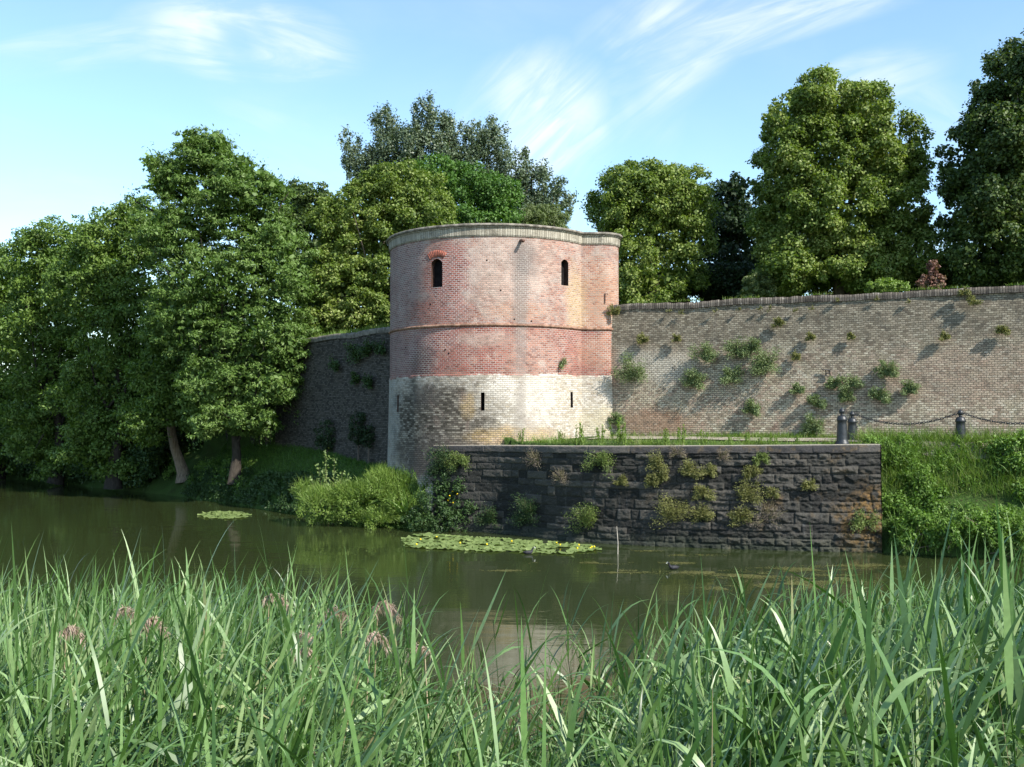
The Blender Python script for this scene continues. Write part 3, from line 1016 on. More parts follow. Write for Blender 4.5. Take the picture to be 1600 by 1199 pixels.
# iron tie on the wall: a bent strap and a small square frame
c0, _ = on_wall(1291, 583, off=0.12)
dv = Vector((rd[0], rd[1], 0)); up = Vector((0, 0, 1))
parts = []
def bar(a, b, r=0.016):
    parts.append(tube([c0 + dv * a[0] + up * a[1], c0 + dv * b[0] + up * b[1]], [r, r], 6))
bar((-0.08, 0.11), (0.11, 0.09)); bar((-0.02, 0.10), (0.0, -0.10)); bar((-0.10, -0.09), (0.13, -0.10)); bar((0.09, 0.09), (0.12, -0.10)); bar((-0.0, 0.0), (0.11, 0.0)); bar((-0.16, 0.15), (-0.08, 0.08))
V, F = merge(parts)
o = link('iron_tie', np_mesh('iron_tie', V, F), flat_mat('black_iron', (0.03, 0.03, 0.032), 0.6, 0.4))
o.parent = rw; o.matrix_parent_inverse = Matrix.Translation(-Vector(rw.location))

# ------------------------------------------------------------------ quay
QX = np.array([-2.6, -1.8, -0.9, -0.1, 0.6, 1.3, 2.1, 2.94, 4.1, 5.42, 7.1, 8.9, 10.15]); QY = np.array([34.2, 33.75, 33.35, 32.85, 32.2, 31.35, 30.75, 30.2, 29.7, 29.3, 28.85, 28.5, 28.3])
# smooth the path
tq = np.concatenate([[0], np.cumsum(np.hypot(np.diff(QX), np.diff(QY)))])
LQ = tq[-1]
us = np.arange(0, LQ, 0.021); us = np.append(us, LQ)
ker = np.ones(41) / 41
def sm(a):
    b = np.interp(us, tq, a); p = np.pad(b, 20, mode='reflect', reflect_type='odd'); return np.convolve(p, ker, 'valid')
qx = sm(QX); qy = sm(QY)
tx = np.gradient(qx); ty = np.gradient(qy); ln = np.hypot(tx, ty); tx /= ln; ty /= ln
qnx, qny = ty, -tx      # outward (towards the water)
qtop = np.interp(us, [0, LQ], [2.76, 2.955])
rr = random.Random(4)
courses = [-0.5]
while courses[-1] < 2.62:
    courses.append(courses[-1] + rr.uniform(0.17, 0.33))
courses[-1] = 2.68
nv = 165
frac = np.linspace(0, 1, nv)
U, FRr = np.meshgrid(us, frac, indexing='ij')
TOP = np.repeat(qtop[:, None], nv, 1)
VV = -0.5 + FRr * (TOP + 0.5)
VN = -0.5 + FRr * 3.4      # course coordinate (levels follow the top edge)
cedge = np.array(courses + [2.9]);
ci = np.clip(np.searchsorted(cedge, VN.ravel(), 'right') - 1, 0, len(cedge) - 2).reshape(VN.shape)
lo = cedge[ci]; hi = cedge[ci + 1]
# block lengths per course
disp = np.zeros_like(U); rndb = np.zeros_like(U); du = np.zeros_like(U)
for k in range(len(cedge) - 1):
    e = [-rr.uniform(0, 0.8)]
    while e[-1] < LQ + 0.5:
        e.append(e[-1] + (rr.uniform(0.9, 1.5) if k == len(cedge) - 2 else rr.uniform(0.25, 1.05)))
    e = np.array(e)
    msk = ci == k
    uu = U[msk]
    bi = np.searchsorted(e, uu, 'right') - 1
    d1 = np.minimum(uu - e[bi], e[bi + 1] - uu)
    du[msk] = d1
    rndb[msk] = _hash(bi.astype(float), np.full(bi.shape, float(k)), 31)
dv_ = np.minimum(VN - lo, hi - VN)
wobn = (fbm(U * 6, VN * 6, 8, 4) - 0.5) * 0.055
edge = np.minimum(du, dv_) + wobn
groove = np.clip(edge / 0.022, 0, 1)
rough_amt = np.clip((U - 3.0) / 6.0, 0.45, 1.25) * (0.4 + 0.9 * (fbm(U * 0.5, VN * 0.7, 77, 2)))
pillow = np.clip(np.minimum(du, dv_ * 1.4) / 0.11, 0, 1) ** 0.6
rock = (fbm(U * 5 + rndb * 30, VN * 9 + rndb * 11, 21, 5, 0.58) - 0.5)
disp = groove * 0.03 + pillow * 0.022 * rough_amt + rock * 0.19 * rough_amt * pillow + (rndb - 0.5) * 0.05 * groove + (fbm(U * 18, VN * 18, 5, 3) - 0.5) * 0.012
capm = (ci == len(cedge) - 2)
disp = np.where(capm, 0.05 + groove * 0.02 + rock * 0.035 + (rndb - 0.5) * 0.015, disp)
foot = np.clip((0.35 - VV) / 0.3, 0, 1) * (0.10 * (U < 6))
disp = disp + foot + (2.9 - VV) * 0.03
nX = np.repeat(qnx[:, None], nv, 1); nY = np.repeat(qny[:, None], nv, 1)
X = np.repeat(qx[:, None], nv, 1) + nX * disp; Y = np.repeat(qy[:, None], nv, 1) + nY * disp
PQ = np.stack([X, Y, VV], -1)
uvq = np.stack([U, VN], -1).reshape(-1, 2)


def stone_material():
    m, t, out = new_mat('wet_dark_quay_stone')
    uv = t.n('ShaderNodeUVMap').outputs[0]
    sp = t.n('ShaderNodeSeparateXYZ'); t.link(uv, sp.inputs[0])
    U_, V_ = sp.outputs[0], sp.outputs[1]
    a = t.n('ShaderNodeAttribute'); a.attribute_name = 'block'
    rb = a.outputs['Fac']
    wob = t.vmath('MULTIPLY', t.vmath('SUBTRACT', t.noise(uv, 1.5, 5, 0.65, color=True), (0.5, 0.5, 0.5)), (1.6, 1.6, 0))
    fine = t.noise(uv, 22, 5, 0.7); mid = t.noise(uv, 2.4, 5, 0.65)
    c = t.ramp(rb, [(0.0, (0.020, 0.020, 0.018)), (0.35, (0.034, 0.033, 0.029)), (0.7, (0.055, 0.052, 0.045)), (1.0, (0.085, 0.078, 0.066))])
    c = t.mix(t.math('MULTIPLY', t.smooth(mid, 0.5, 0.7), 0.6), c, (0.032, 0.030, 0.030))
    c = t.mix(t.math('MULTIPLY', t.smooth(t.noise(uv, 4.5, 6, 0.72), 0.55, 0.7), 0.55), c, (0.12, 0.12, 0.11))
    # pale lime runs
    mp = t.n('ShaderNodeMapping'); mp.inputs['Scale'].default_value = (5.0, 0.5, 1); t.link(uv, mp.inputs[0])
    run = t.math('MULTIPLY', t.smooth(t.noise(mp.outputs[0], 1.0, 5, 0.65), 0.58, 0.72), 0.4)
    c = t.mix(run, c, (0.10, 0.10, 0.10))
    # ochre lichen at the right end
    och = blob(t, uv, 14.2, 0.7, 0.9, 1.1, wob)
    c = t.mix(t.math('MULTIPLY', t.math('MULTIPLY', och, 0.75), t.smooth(t.noise(uv, 6, 5, 0.7), 0.38, 0.6)), c, (0.20, 0.115, 0.035))
    och2 = t.smooth(t.noise(uv, 1.1, 5, 0.7), 0.56, 0.70)
    c = t.mix(t.math('MULTIPLY', t.math('MULTIPLY', och2, t.smooth(U_, 6.0, 11.0)), 0.6), c, (0.13, 0.085, 0.04))
    grn = t.smooth(t.math('ADD', V_, t.math('MULTIPLY', mid, 0.8)), 0.25, 1.0, 0.7, 0.0)
    c = t.mix(grn, c, (0.035, 0.045, 0.028))
    c = t.mix(1.0, c, t.ramp(fine, [(0.25, 0.6), (0.5, 1.0), (0.75, 1.4)]), 'MULTIPLY')
    c = t.mix(1.0, c, (0.84, 0.84, 0.83), 'MULTIPLY')
    principled(t, out, c, 0.85, 0.2, bump(t, t.math('ADD', fine, t.math('MULTIPLY', t.noise(uv, 60, 3), 0.4)), 0.02))
    return m


m_stone = stone_material()
quay = empty('stone_quay', (4, 30, 0))
tag(quay, 'dark rough stone quay wall rising from the pond below the tower', 'quay wall')
nu = len(us)
# masonry below the capstones, capstones, top and end
jcap = int(np.searchsorted(VN[0], cedge[-2]))


def child_world(o, root):
    o.parent = root; o.matrix_parent_inverse = Matrix.Translation(-Vector(root.location)); return o


def quay_mesh(name, j0, j1, extra=None):
    Pq = PQ[:, j0:j1].reshape(-1, 3); q = np.stack([U[:, j0:j1], VN[:, j0:j1]], -1).reshape(-1, 2)
    F = grid_faces(nu, j1 - j0)
    rb = rndb[:, j0:j1].ravel()
    if extra is not None:
        V2, F2, uv2, rb2 = extra
        F = np.concatenate([F, F2 + len(Pq)]); Pq = np.concatenate([Pq, V2]); q = np.concatenate([q, uv2]); rb = np.concatenate([rb, rb2])
    me = np_mesh(name, Pq, F, q)
    at_ = me.attributes.new('block', 'FLOAT', 'POINT'); at_.data.foreach_set('value', rb.astype(np.float32))
    return me


# end return going back from the corner (right side), coarse rough grid
ez = np.linspace(-0.5, 2.955, 60); eo = np.linspace(0, 3.0, 60)
EO, EZ = np.meshgrid(eo, ez, indexing='ij')
ed = (fbm(EO * 4, EZ * 7, 55, 4) - 0.5) * 0.06
bxv, byv = 0.25, 0.97   # direction back from the corner
c_last = PQ[-1, -1]
EX = qx[-1] + disp[-1].mean() * qnx[-1] * 0.0 + bxv * EO + 0.0 + ed * (EO > 0.03) + 0.02
EY = qy[-1] + byv * EO - 0.05
Ve = np.stack([EX, EY, EZ], -1).reshape(-1, 3)
Fe = grid_faces(60, 60)
uve = np.stack([LQ + EO, EZ], -1).reshape(-1, 2)
masonry = child_world(link('masonry', quay_mesh('masonry', 0, jcap + 1, (Ve, Fe, uve, np.full(len(Ve), 0.6))), m_stone), quay)
# capstones: front + top surface back 0.55 m
offs_ = np.array([0.0, -0.05, -0.30, -0.62, -0.66])
cz = np.array([0.012, 0.014, 0.012, 0.008, -0.4])
TP = []
for o_, z_ in zip(offs_, cz):
    dd_ = PQ[:, -1].copy()
    if o_ == 0.0:
        TP.append(dd_)
    else:
        TP.append(np.stack([PQ[:, -1, 0] + qnx * o_, PQ[:, -1, 1] + qny * o_, qtop + z_ + (fbm(us * 3, us * 0 + o_ * 9, 4, 2) - 0.5) * 0.02], 1))
TP = np.stack(TP, 1)
V2 = TP.reshape(-1, 3); F2 = grid_faces(nu, len(offs_))
uv2 = np.stack([np.repeat(us[:, None], 5, 1), 3.0 - np.repeat(offs_[None], nu, 0)], -1).reshape(-1, 2)
m_cap, t, out = new_mat('capstone')
uvn = t.n('ShaderNodeUVMap').outputs[0]
geo_ = t.n('ShaderNodeNewGeometry')
nz_ = t.n('ShaderNodeSeparateXYZ'); t.link(uvn, nz_.inputs[0])
a = t.n('ShaderNodeAttribute'); a.attribute_name = 'block'
fn = t.noise(uvn, 18, 5, 0.7)
cc = t.mix(a.outputs['Fac'], (0.045, 0.043, 0.043), (0.10, 0.09, 0.08))
cc = t.mix(t.math('MULTIPLY', t.smooth(t.noise(uvn, 3, 5, 0.7), 0.52, 0.68), 0.6), cc, (0.14, 0.10, 0.055))
cc = t.mix(t.smooth(nz_.outputs[1], 2.93, 2.99), cc, t.mix(fn, (0.18, 0.16, 0.12), (0.36, 0.33, 0.27)))  # tops coloured paler than the fronts to look sunlit
cc = t.mix(1.0, cc, t.ramp(fn, [(0.25, 0.65), (0.5, 1.0), (0.75, 1.35)]), 'MULTIPLY')
principled(t, out, cc, 0.9, 0.15, bump(t, fn, 0.02))
child_world(link('capstones', quay_mesh('capstones', jcap, nv, (V2, F2, uv2, np.full(len(V2), 0.5))), m_cap), quay)


def on_quay(px, py):
    x, y, z = ray(px, py); k = x / y
    g = qx - k * qy
    i = int(np.argmin(np.abs(g)))
    return Vector((qx[i] + qnx[i] * 0.08, qy[i] + qny[i] * 0.08, CAM_H + z / y * qy[i])), np.array([qnx[i], qny[i]])


# ------------------------------------------------------------------ foliage machinery
def leaf_quads(Cn, A, S, L, W, fold=0.0):
    """diamond leaves: centre, axis, side, length, width -> V,F"""
    n = len(Cn)
    L = np.broadcast_to(np.asarray(L, float), (n,))[:, None]; W = np.broadcast_to(np.asarray(W, float), (n,))[:, None]
    N = np.cross(A, S)
    V = np.empty((n, 4, 3))
    V[:, 0] = Cn - A * L * 0.5
    V[:, 1] = Cn + S * W * 0.5 - A * L * 0.08 + N * W * fold
    V[:, 2] = Cn + A * L * 0.5 - N * L * 0.12
    V[:, 3] = Cn - S * W * 0.5 - A * L * 0.08 + N * W * fold
    F = np.arange(n * 4).reshape(n, 4)
    return V.reshape(-1, 3), F


def perp(A):
    r_ = rand_dirs(len(A))
    return nrm(np.cross(A, r_))


def clump_leaves(centers, radii, outward, n_per, L, W, flat=0.75, droop=0.3, jitter=0.9, shell=0.5):
    """leaf sprays around each clump centre, denser on its outer shell"""
    m = len(centers)
    n_i = np.maximum(3, (n_per * (radii / radii.mean()) ** 2).astype(int))
    idx = np.repeat(np.arange(m), n_i)
    N = len(idx)
    d = rand_dirs(N)
    d = nrm(d + outward[idx] * 0.55)
    r_ = (shell + (1 - shell) * rng.random(N)) * (0.75 + 0.5 * rng.random(N) ** 3)
    P = centers[idx] + d * (radii[idx] * r_)[:, None] * np.array([1, 1, flat])
    A = nrm(d * 0.7 + rand_dirs(N) * jitter + np.array([0, 0, -droop]))
    # blades roughly face out and up
    nrm_want = nrm(d * 0.8 + np.array([0, 0, 0.7]) + rand_dirs(N) * 0.65)
    S = nrm(np.cross(nrm_want, A))
    LL = L * rng.uniform(0.6, 1.25, N); WW = W * rng.uniform(0.6, 1.25, N)
    return leaf_quads(P, A, S, LL, WW, fold=0.12)


def lobes_to_world(lobes, Y, depth):
    out_ = []
    for lb in lobes:
        cx, cy, rx, ry = lb[:4]
        dy = lb[4] if len(lb) > 4 else 0.0
        Yc = Y + dy
        c = at(cx, cy, Yc)
        a = rx / 1600 * Yc; b_ = ry / 1600 * Yc
        out_.append((np.array(c), np.array([a, max(a * 0.9, depth), b_])))
    return out_


def crown(lobes_w, clump_r=0.6, dens=1.0, n_per=60, L=0.16, W=0.11, flat=0.75, droop=0.3, inner=True, shellmin=0.72, big=0.25, jit=0.9, frontonly=True, shell=0.5, sparse_top=0.0):
    cs, rs, ow = [], [], []
    inn = []
    for li, (c, r_) in enumerate(lobes_w):
        area = 4 * math.pi * ((r_[0] * r_[1]) ** 1.6 / 3 + (r_[0] * r_[2]) ** 1.6 / 3 + (r_[1] * r_[2]) ** 1.6 / 3) ** (1 / 1.6)
        k = max(6, int(area / (clump_r ** 2 * 1.7) * dens))
        d = rand_dirs(k)
        if frontonly:      # keep the far side thinner
            keep = (d[:, 1] < 0.35) | (rng.random(k) < 0.4)
            d = d[keep]; k = len(d)
        rad = rng.uniform(shellmin, 1.0, k) + (rng.random(k) < 0.2) * rng.uniform(0, 0.2, k)
        P = c + d * r_ * rad[:, None]
        # drop those deep inside another lobe
        ok = np.ones(k, bool)
        for lj, (c2, r2) in enumerate(lobes_w):
            if lj != li:
                q = np.linalg.norm((P - c2) / r2, axis=1)
                ok &= q > 0.66
        P = P[ok]; d = d[ok]
        cs.append(P); ow.append(nrm(d / r_))
        rs.append(clump_r * rng.uniform(0.55, 1.35, len(P)) * min(1.0, (min(r_) / (clump_r * 1.6))))
        ni = int(area * 26 * dens)
        dd = rand_dirs(ni)
        inn.append(c + dd * r_ * (rng.random(ni) ** 0.45 * 0.78)[:, None])
    cs = np.concatenate(cs); rs = np.concatenate(rs); ow = np.concatenate(ow)
    V, F = clump_leaves(cs, rs, ow, n_per, L, W, flat, droop, jit, shell)
    if inner:
        P = np.concatenate(inn)
        A = rand_dirs(len(P)); S = perp(A)
        V2, F2 = leaf_quads(P, A, S, big * rng.uniform(0.6, 1.3, len(P)), big * 0.8 * rng.uniform(0.6, 1.2, len(P)))
        V, F = merge([(V, F), (V2, F2)])
    return V, F, cs


def limbs(base, top, cs, r0, nl=10, lean=0.0, limb_r=0.35, sides=8):
    """tapered trunk from base to top with limbs reaching clump centres"""
    base = np.array(base, float); top = np.array(top, float)
    k = 9
    tt_ = np.linspace(0, 1, k)
    side = np.array([math.sin(tt * 5 + base[0]) * 0.18 for tt in tt_])
    P = base[None] + (top - base)[None] * tt_[:, None]
    P[:, 0] += side * (1 - 0 * tt_); P[:, 1] += side * 0.6
    P[0] = base
    rads = r0 * (1 - 0.85 * tt_) * (1 + 0.5 * np.exp(-tt_ * 14))
    parts = [tube(P, rads, sides + 2)]
    if len(cs):
        for q in range(nl):
            tg = cs[rng.integers(len(cs))]
            s_ = rng.uniform(0.15, 0.75)
            st = base + (top - base) * s_
            st = np.array([np.interp(s_, tt_, P[:, i]) for i in range(3)])
            mid_ = (st + tg) / 2 + np.array([0, 0, -0.10]) * np.linalg.norm(tg - st) + rng.normal(size=3) * 0.15
            pts4 = [st + (mid_ - st) * a if a <= 1 else mid_ + (tg - mid_) * (a - 1) for a in (0, 0.5, 1, 1.5, 1.95)]
            rr0 = r0 * limb_r * (1 - 0.6 * s_)
            parts.append(tube(pts4, rr0 * np.array([1, 0.8, 0.6, 0.35, 0.12]), 6))
    return merge(parts)


m_bark = bark_mat('bark', (0.13, 0.105, 0.08))
m_darkbark = bark_mat('dark_bark', (0.045, 0.038, 0.03))
m_bark_pale = bark_mat('pale_bark', (0.22, 0.17, 0.12))
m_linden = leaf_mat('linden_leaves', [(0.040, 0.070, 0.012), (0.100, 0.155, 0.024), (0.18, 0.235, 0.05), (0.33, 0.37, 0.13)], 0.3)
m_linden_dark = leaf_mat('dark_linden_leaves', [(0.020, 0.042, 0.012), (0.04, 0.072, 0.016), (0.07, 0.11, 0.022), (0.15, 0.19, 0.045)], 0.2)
m_ash = leaf_mat('ash_leaves', [(0.045, 0.090, 0.016), (0.080, 0.145, 0.026), (0.125, 0.20, 0.045), (0.19, 0.27, 0.085)], 0.26)
m_ash2 = leaf_mat('alder_leaves', [(0.045, 0.085, 0.014), (0.075, 0.135, 0.020), (0.115, 0.185, 0.032), (0.16, 0.23, 0.05)], 0.26)
m_poplar = leaf_mat('poplar_leaves', [(0.05, 0.080, 0.042), (0.085, 0.12, 0.065), (0.13, 0.17, 0.10), (0.27, 0.31, 0.23)], 0.18, 0.45)
m_maple = leaf_mat('maple_leaves', [(0.040, 0.095, 0.016), (0.07, 0.15, 0.024), (0.11, 0.20, 0.035)], 0.25)
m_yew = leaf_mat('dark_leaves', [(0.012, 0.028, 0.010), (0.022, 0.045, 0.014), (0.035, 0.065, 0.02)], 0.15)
m_willow = leaf_mat('willow_leaves', [(0.07, 0.10, 0.03), (0.12, 0.16, 0.05), (0.17, 0.20, 0.08)], 0.25)
m_dark_q = leaf_mat('shade_toned_leaves', [(0.02, 0.045, 0.012), (0.04, 0.08, 0.02), (0.06, 0.11, 0.03)], 0.2, lf=2)  # darker leaf colour, with shade under trees and walls painted in
m_bushy = leaf_mat('bramble_leaves', [(0.05, 0.10, 0.015), (0.09, 0.17, 0.024), (0.14, 0.24, 0.04), (0.23, 0.33, 0.09)], 0.28, lf=0.8)
m_weed = leaf_mat('weed_leaves', [(0.09, 0.15, 0.025), (0.15, 0.23, 0.04), (0.23, 0.30, 0.08)], 0.3, lf=1.2)
m_grassb = leaf_mat('grass_blades', [(0.055, 0.115, 0.014), (0.10, 0.18, 0.022), (0.17, 0.24, 0.05), (0.27, 0.27, 0.10)], 0.3, lf=1.0)
m_wallplant = leaf_mat('wall_shrub_leaves', [(0.085, 0.125, 0.045), (0.14, 0.19, 0.07), (0.22, 0.27, 0.12)], 0.2, lf=2.0)
m_quayplant = leaf_mat('dry_wall_plant_leaves', [(0.09, 0.10, 0.025), (0.16, 0.165, 0.045), (0.23, 0.22, 0.08)], 0.22, lf=2.0)
m_stem = flat_mat('plant_stem', (0.13, 0.12, 0.06), 0.85, 0.1)
m_russet = leaf_mat('russet_leaves', [(0.12, 0.06, 0.05), (0.22, 0.11, 0.09), (0.10, 0.13, 0.04)], 0.2, lf=2.0)


def tree(name, label, cat, lobes, Y, depth, trunk_px, mat, bark, r0=0.25, group=None, zbase=None, topfrac=0.6, nl=10, under=0.0, twigs=None, **kw):
    """lobes in picture units at depth Y set the silhouette; trunk_px = (x foot, x top)"""
    lobes = [tuple(l[:4]) + ((l[4] if len(l) > 4 else 0) + under * min(1.0, max(0.0, (l[1] - 500) / 120)),) for l in lobes]
    lw_ = lobes_to_world(lobes, Y, depth)
    V, F, cs = crown(lw_, **kw)
    xf = slope_x(trunk_px[0], 500) * Y
    zb = float(hfun(xf, Y)) - 0.1 if zbase is None else zbase
    cz_ = max(c[2] + r_[2] for c, r_ in lw_); zl = min(c[2] - r_[2] for c, r_ in lw_)
    ztop = zl + (cz_ - zl) * topfrac
    root = empty(name, (xf, Y, zb))
    tag(root, label, cat, group)
    o = child_world(link('crown', np_mesh('crown', V, F), mat), root)
    TV, TF = limbs((xf, Y, zb - 0.1), (slope_x(trunk_px[1], 500) * Y, Y, ztop), cs, r0, nl)
    if twigs:
        tp = []
        for (x0, y0, x1, y1) in twigs:
            a_ = np.array(at(x0, y0, Y)); b_ = np.array(at(x1, y1, Y))
            tp.append(tube([a_, (a_ + b_) / 2 + rng.normal(size=3) * 0.1, b_], [0.05, 0.03, 0.008], 6))
            m_ = 90; s_ = rng.uniform(0.25, 1.03, m_)
            pp = a_ + (b_ - a_) * s_[:, None] + rng.normal(0, 0.2, (m_, 3))
            A = nrm(rand_dirs(m_) + np.array([0, 0, -0.1])); S = nrm(np.cross(nrm(rand_dirs(m_) * .6 + np.array([0, -.4, .8])), A))
            tw_ = leaf_quads(pp, A, S, 0.17 * rng.uniform(.6, 1.2, m_), 0.06 * rng.uniform(.6, 1.2, m_), 0.1)
            V, F = merge([(V, F), tw_])
        o.data = np_mesh('crown', V, F); o.data.materials.append(mat)
        TV, TF = merge([(TV, TF)] + tp)
    child_world(link('trunk', np_mesh('trunk', TV, TF, smooth=True), bark), root)
    return root


LG = 'lindens behind the rampart wall'
# lindens and others on the rampart, right of the tower
tree('linden_tree', 'rounded yellow-green linden rising directly right of the tower top', 'tree',
     [(1022, 318, 62, 60), (1055, 300, 45, 38), (990, 385, 66, 62), (1060, 385, 52, 75, 0.3), (958, 325, 30, 44), (1000, 440, 70, 45), (1075, 330, 34, 45), (985, 300, 34, 36)], 44.5, 1.9, (1020, 1020), m_linden, m_bark, 0.25, LG,
     clump_r=0.5, n_per=150, L=0.13, W=0.10, dens=1.0)
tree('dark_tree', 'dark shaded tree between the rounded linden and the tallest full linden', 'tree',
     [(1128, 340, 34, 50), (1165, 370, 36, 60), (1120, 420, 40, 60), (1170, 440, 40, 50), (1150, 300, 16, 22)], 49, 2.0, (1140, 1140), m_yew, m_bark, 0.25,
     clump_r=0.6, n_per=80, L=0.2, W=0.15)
tree('linden_tree', 'tallest full linden, yellow-green with a wide egg-shaped crown above the middle of the wall', 'tree',
     [(1268, 168, 34, 46), (1335, 178, 46, 48), (1290, 250, 86, 70), (1228, 262, 40, 62), (1372, 240, 50, 62), (1300, 340, 112, 75), (1238, 350, 62, 70), (1385, 330, 58, 78), (1225, 410, 48, 50), (1405, 400, 40, 52), (1310, 420, 110, 42), (1208, 190, 14, 26), (1420, 262, 20, 36)], 42.5, 2.3, (1310, 1305), m_linden, m_bark, 0.32, LG,
     clump_r=0.5, n_per=175, L=0.135, W=0.105, nl=14)
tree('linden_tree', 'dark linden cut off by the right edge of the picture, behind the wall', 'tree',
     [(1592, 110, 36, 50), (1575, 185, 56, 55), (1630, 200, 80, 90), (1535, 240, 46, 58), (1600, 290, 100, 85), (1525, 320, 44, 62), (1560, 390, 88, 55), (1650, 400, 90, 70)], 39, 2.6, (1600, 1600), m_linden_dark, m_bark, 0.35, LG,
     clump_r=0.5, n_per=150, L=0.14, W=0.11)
tree('light_shrub', 'small sunlit light green shrub showing above the wall between two dark trunks', 'shrub',
     [(1182, 445, 20, 18), (1195, 452, 16, 14), (1170, 458, 14, 12)], 41.5, 0.6, (1182, 1182), m_willow, m_bark, 0.05, clump_r=0.22, n_per=90, L=0.09, W=0.06, nl=4)
tree('russet_shrub', 'reddish and green shrub peeping over the wall top between two lindens', 'shrub',
     [(1457, 424, 7, 18), (1448, 442, 16, 10), (1466, 440, 8, 12)], 34.8, 0.3, (1456, 1456), m_russet, m_bark, 0.04, clump_r=0.16, n_per=60, L=0.08, W=0.05, nl=4)
tree('light_shrub', 'low yellow-green shrub trailing over the wall coping under the tall linden', 'shrub',
     [(1385, 447, 26, 9), (1365, 450, 14, 7), (1405, 449, 14, 7)], 33.4, 0.35, (1385, 1385), m_weed, m_bark, 0.03, clump_r=0.14, n_per=50, L=0.08, W=0.05, nl=3)
V, F, cs = crown(lobes_to_world([(x_, 448 - (x_ - 980) * 0.035 + 6 * math.sin(x_), 40, 24, (1600 - x_) * 0.012) for x_ in range(985, 1660, 36)], 41, 0.9), clump_r=0.4, n_per=120, L=0.15, W=0.11)
tag(link('hedge', np_mesh('hedge', V, F), m_yew), 'dark hedge running behind the rampart wall under the lindens', 'hedge')
# behind the tower
tree('linden_tree', 'dense round yellow-green linden directly left of the tower top', 'tree',
     [(622, 305, 72, 46), (570, 345, 50, 50), (660, 345, 50, 50), (628, 400, 80, 70), (548, 405, 48, 62), (560, 465, 56, 48), (630, 480, 60, 40), (520, 350, 26, 34), (515, 440, 34, 50), (535, 500, 44, 24), (500, 505, 30, 22), (590, 505, 40, 20)], 46.5, 2.2, (600, 600), m_linden, m_bark, 0.3, LG,
     clump_r=0.42, n_per=110, L=0.13, W=0.10)
tree('maple_tree', 'bright mid green tree just behind the tower, under the poplars', 'tree',
     [(690, 285, 50, 34), (735, 300, 36, 36), (772, 305, 34, 36), (720, 345, 70, 50), (790, 335, 24, 30)], 57, 2.0, (735, 735), m_maple, m_bark, 0.3,
     clump_r=0.55, n_per=110, L=0.17, W=0.10)
tree('willow_tree', 'pale olive willow at the tower top beside the gap of sky', 'tree',
     [(848, 340, 30, 22), (865, 352, 26, 18), (825, 350, 22, 18)], 60, 1.2, (850, 850), m_willow, m_bark, 0.15, clump_r=0.35, n_per=80, L=0.15, W=0.04, droop=1.0)
pg = 'tall grey-green poplars behind the tower'
pk = dict(clump_r=0.62, n_per=75, L=0.20, W=0.13, flat=1.5, droop=-0.2, dens=1.15, inner=False, shell=0.1, shellmin=0.25)
tree('poplar_tree', 'leftmost of the grey-green poplars, with open pointed plumes', 'tree',
     [(548, 235, 15, 30), (565, 258, 22, 22), (600, 205, 18, 44), (592, 250, 30, 30), (622, 232, 28, 42), (600, 280, 45, 30), (555, 275, 16, 20)], 76, 1.7, (600, 600), m_poplar, m_bark_pale, 0.4, pg, **pk)
tree('poplar_tree', 'middle and tallest grey-green poplar behind the tower', 'tree',
     [(660, 190, 18, 36), (683, 205, 25, 42), (650, 230, 24, 36), (715, 230, 28, 38), (742, 222, 16, 32), (768, 222, 18, 38), (785, 240, 15, 36), (745, 260, 46, 36), (690, 260, 60, 36)], 74, 1.8, (700, 700), m_poplar, m_bark_pale, 0.5, pg, **pk)
tree('poplar_tree', 'rightmost grey-green poplar, leaning right over the tower', 'tree',
     [(812, 245, 11, 26), (808, 275, 24, 28), (838, 290, 26, 34), (858, 290, 10, 28), (875, 308, 18, 26), (850, 325, 38, 28), (815, 315, 34, 34), (885, 328, 10, 12)], 72, 1.6, (835, 830), m_poplar, m_bark_pale, 0.4, pg, **pk)
tree('dark_tree', 'dark rounded tree top rising behind the ash tree and left of the yellow-green linden', 'tree',
     [(480, 318, 34, 30), (505, 345, 30, 40), (460, 350, 34, 40), (490, 390, 50, 60), (500, 450, 40, 50)], 58, 2.0, (485, 485), m_linden_dark, m_bark, 0.3, clump_r=0.5, n_per=90, L=0.17, W=0.13)
# left bank
tree('ash_tree', 'big spreading ash tree with feathery leaves leaning over the left bank, next to the tower', 'tree',
     [(322, 245, 40, 34), (362, 275, 36, 34), (285, 280, 30, 40), (405, 310, 40, 40), (340, 330, 85, 60), (270, 370, 60, 60), (420, 380, 62, 62), (345, 440, 110, 75), (455, 440, 38, 60), (300, 500, 80, 70), (405, 520, 82, 72), (455, 540, 36, 50), (350, 600, 75, 55), (430, 600, 52, 42), (395, 655, 50, 28), (325, 660, 34, 26), (243, 262, 7, 24), (250, 290, 12, 20), (440, 300, 12, 18), (305, 222, 14, 16), (345, 225, 12, 18), (385, 262, 12, 18), (415, 280, 10, 18)], 44, 2.0, (368, 340), m_ash, m_darkbark, 0.2, None,
     clump_r=0.48, n_per=85, L=0.17, W=0.062, flat=0.5, droop=0.15, dens=1.0, nl=22, shellmin=0.5, shell=0.15, zbase=0.9, twigs=[(270, 310, 232, 232), (262, 320, 248, 250), (300, 250, 290, 222), (320, 240, 322, 206), (345, 250, 352, 212), (370, 280, 388, 244), (395, 300, 412, 258), (415, 320, 436, 276), (430, 350, 452, 300), (240, 330, 205, 300), (330, 250, 308, 212), (455, 420, 492, 392), (465, 470, 500, 450), (430, 610, 470, 655), (390, 660, 420, 690), (330, 660, 300, 695)])
AG = 'trees massed along the left bank'
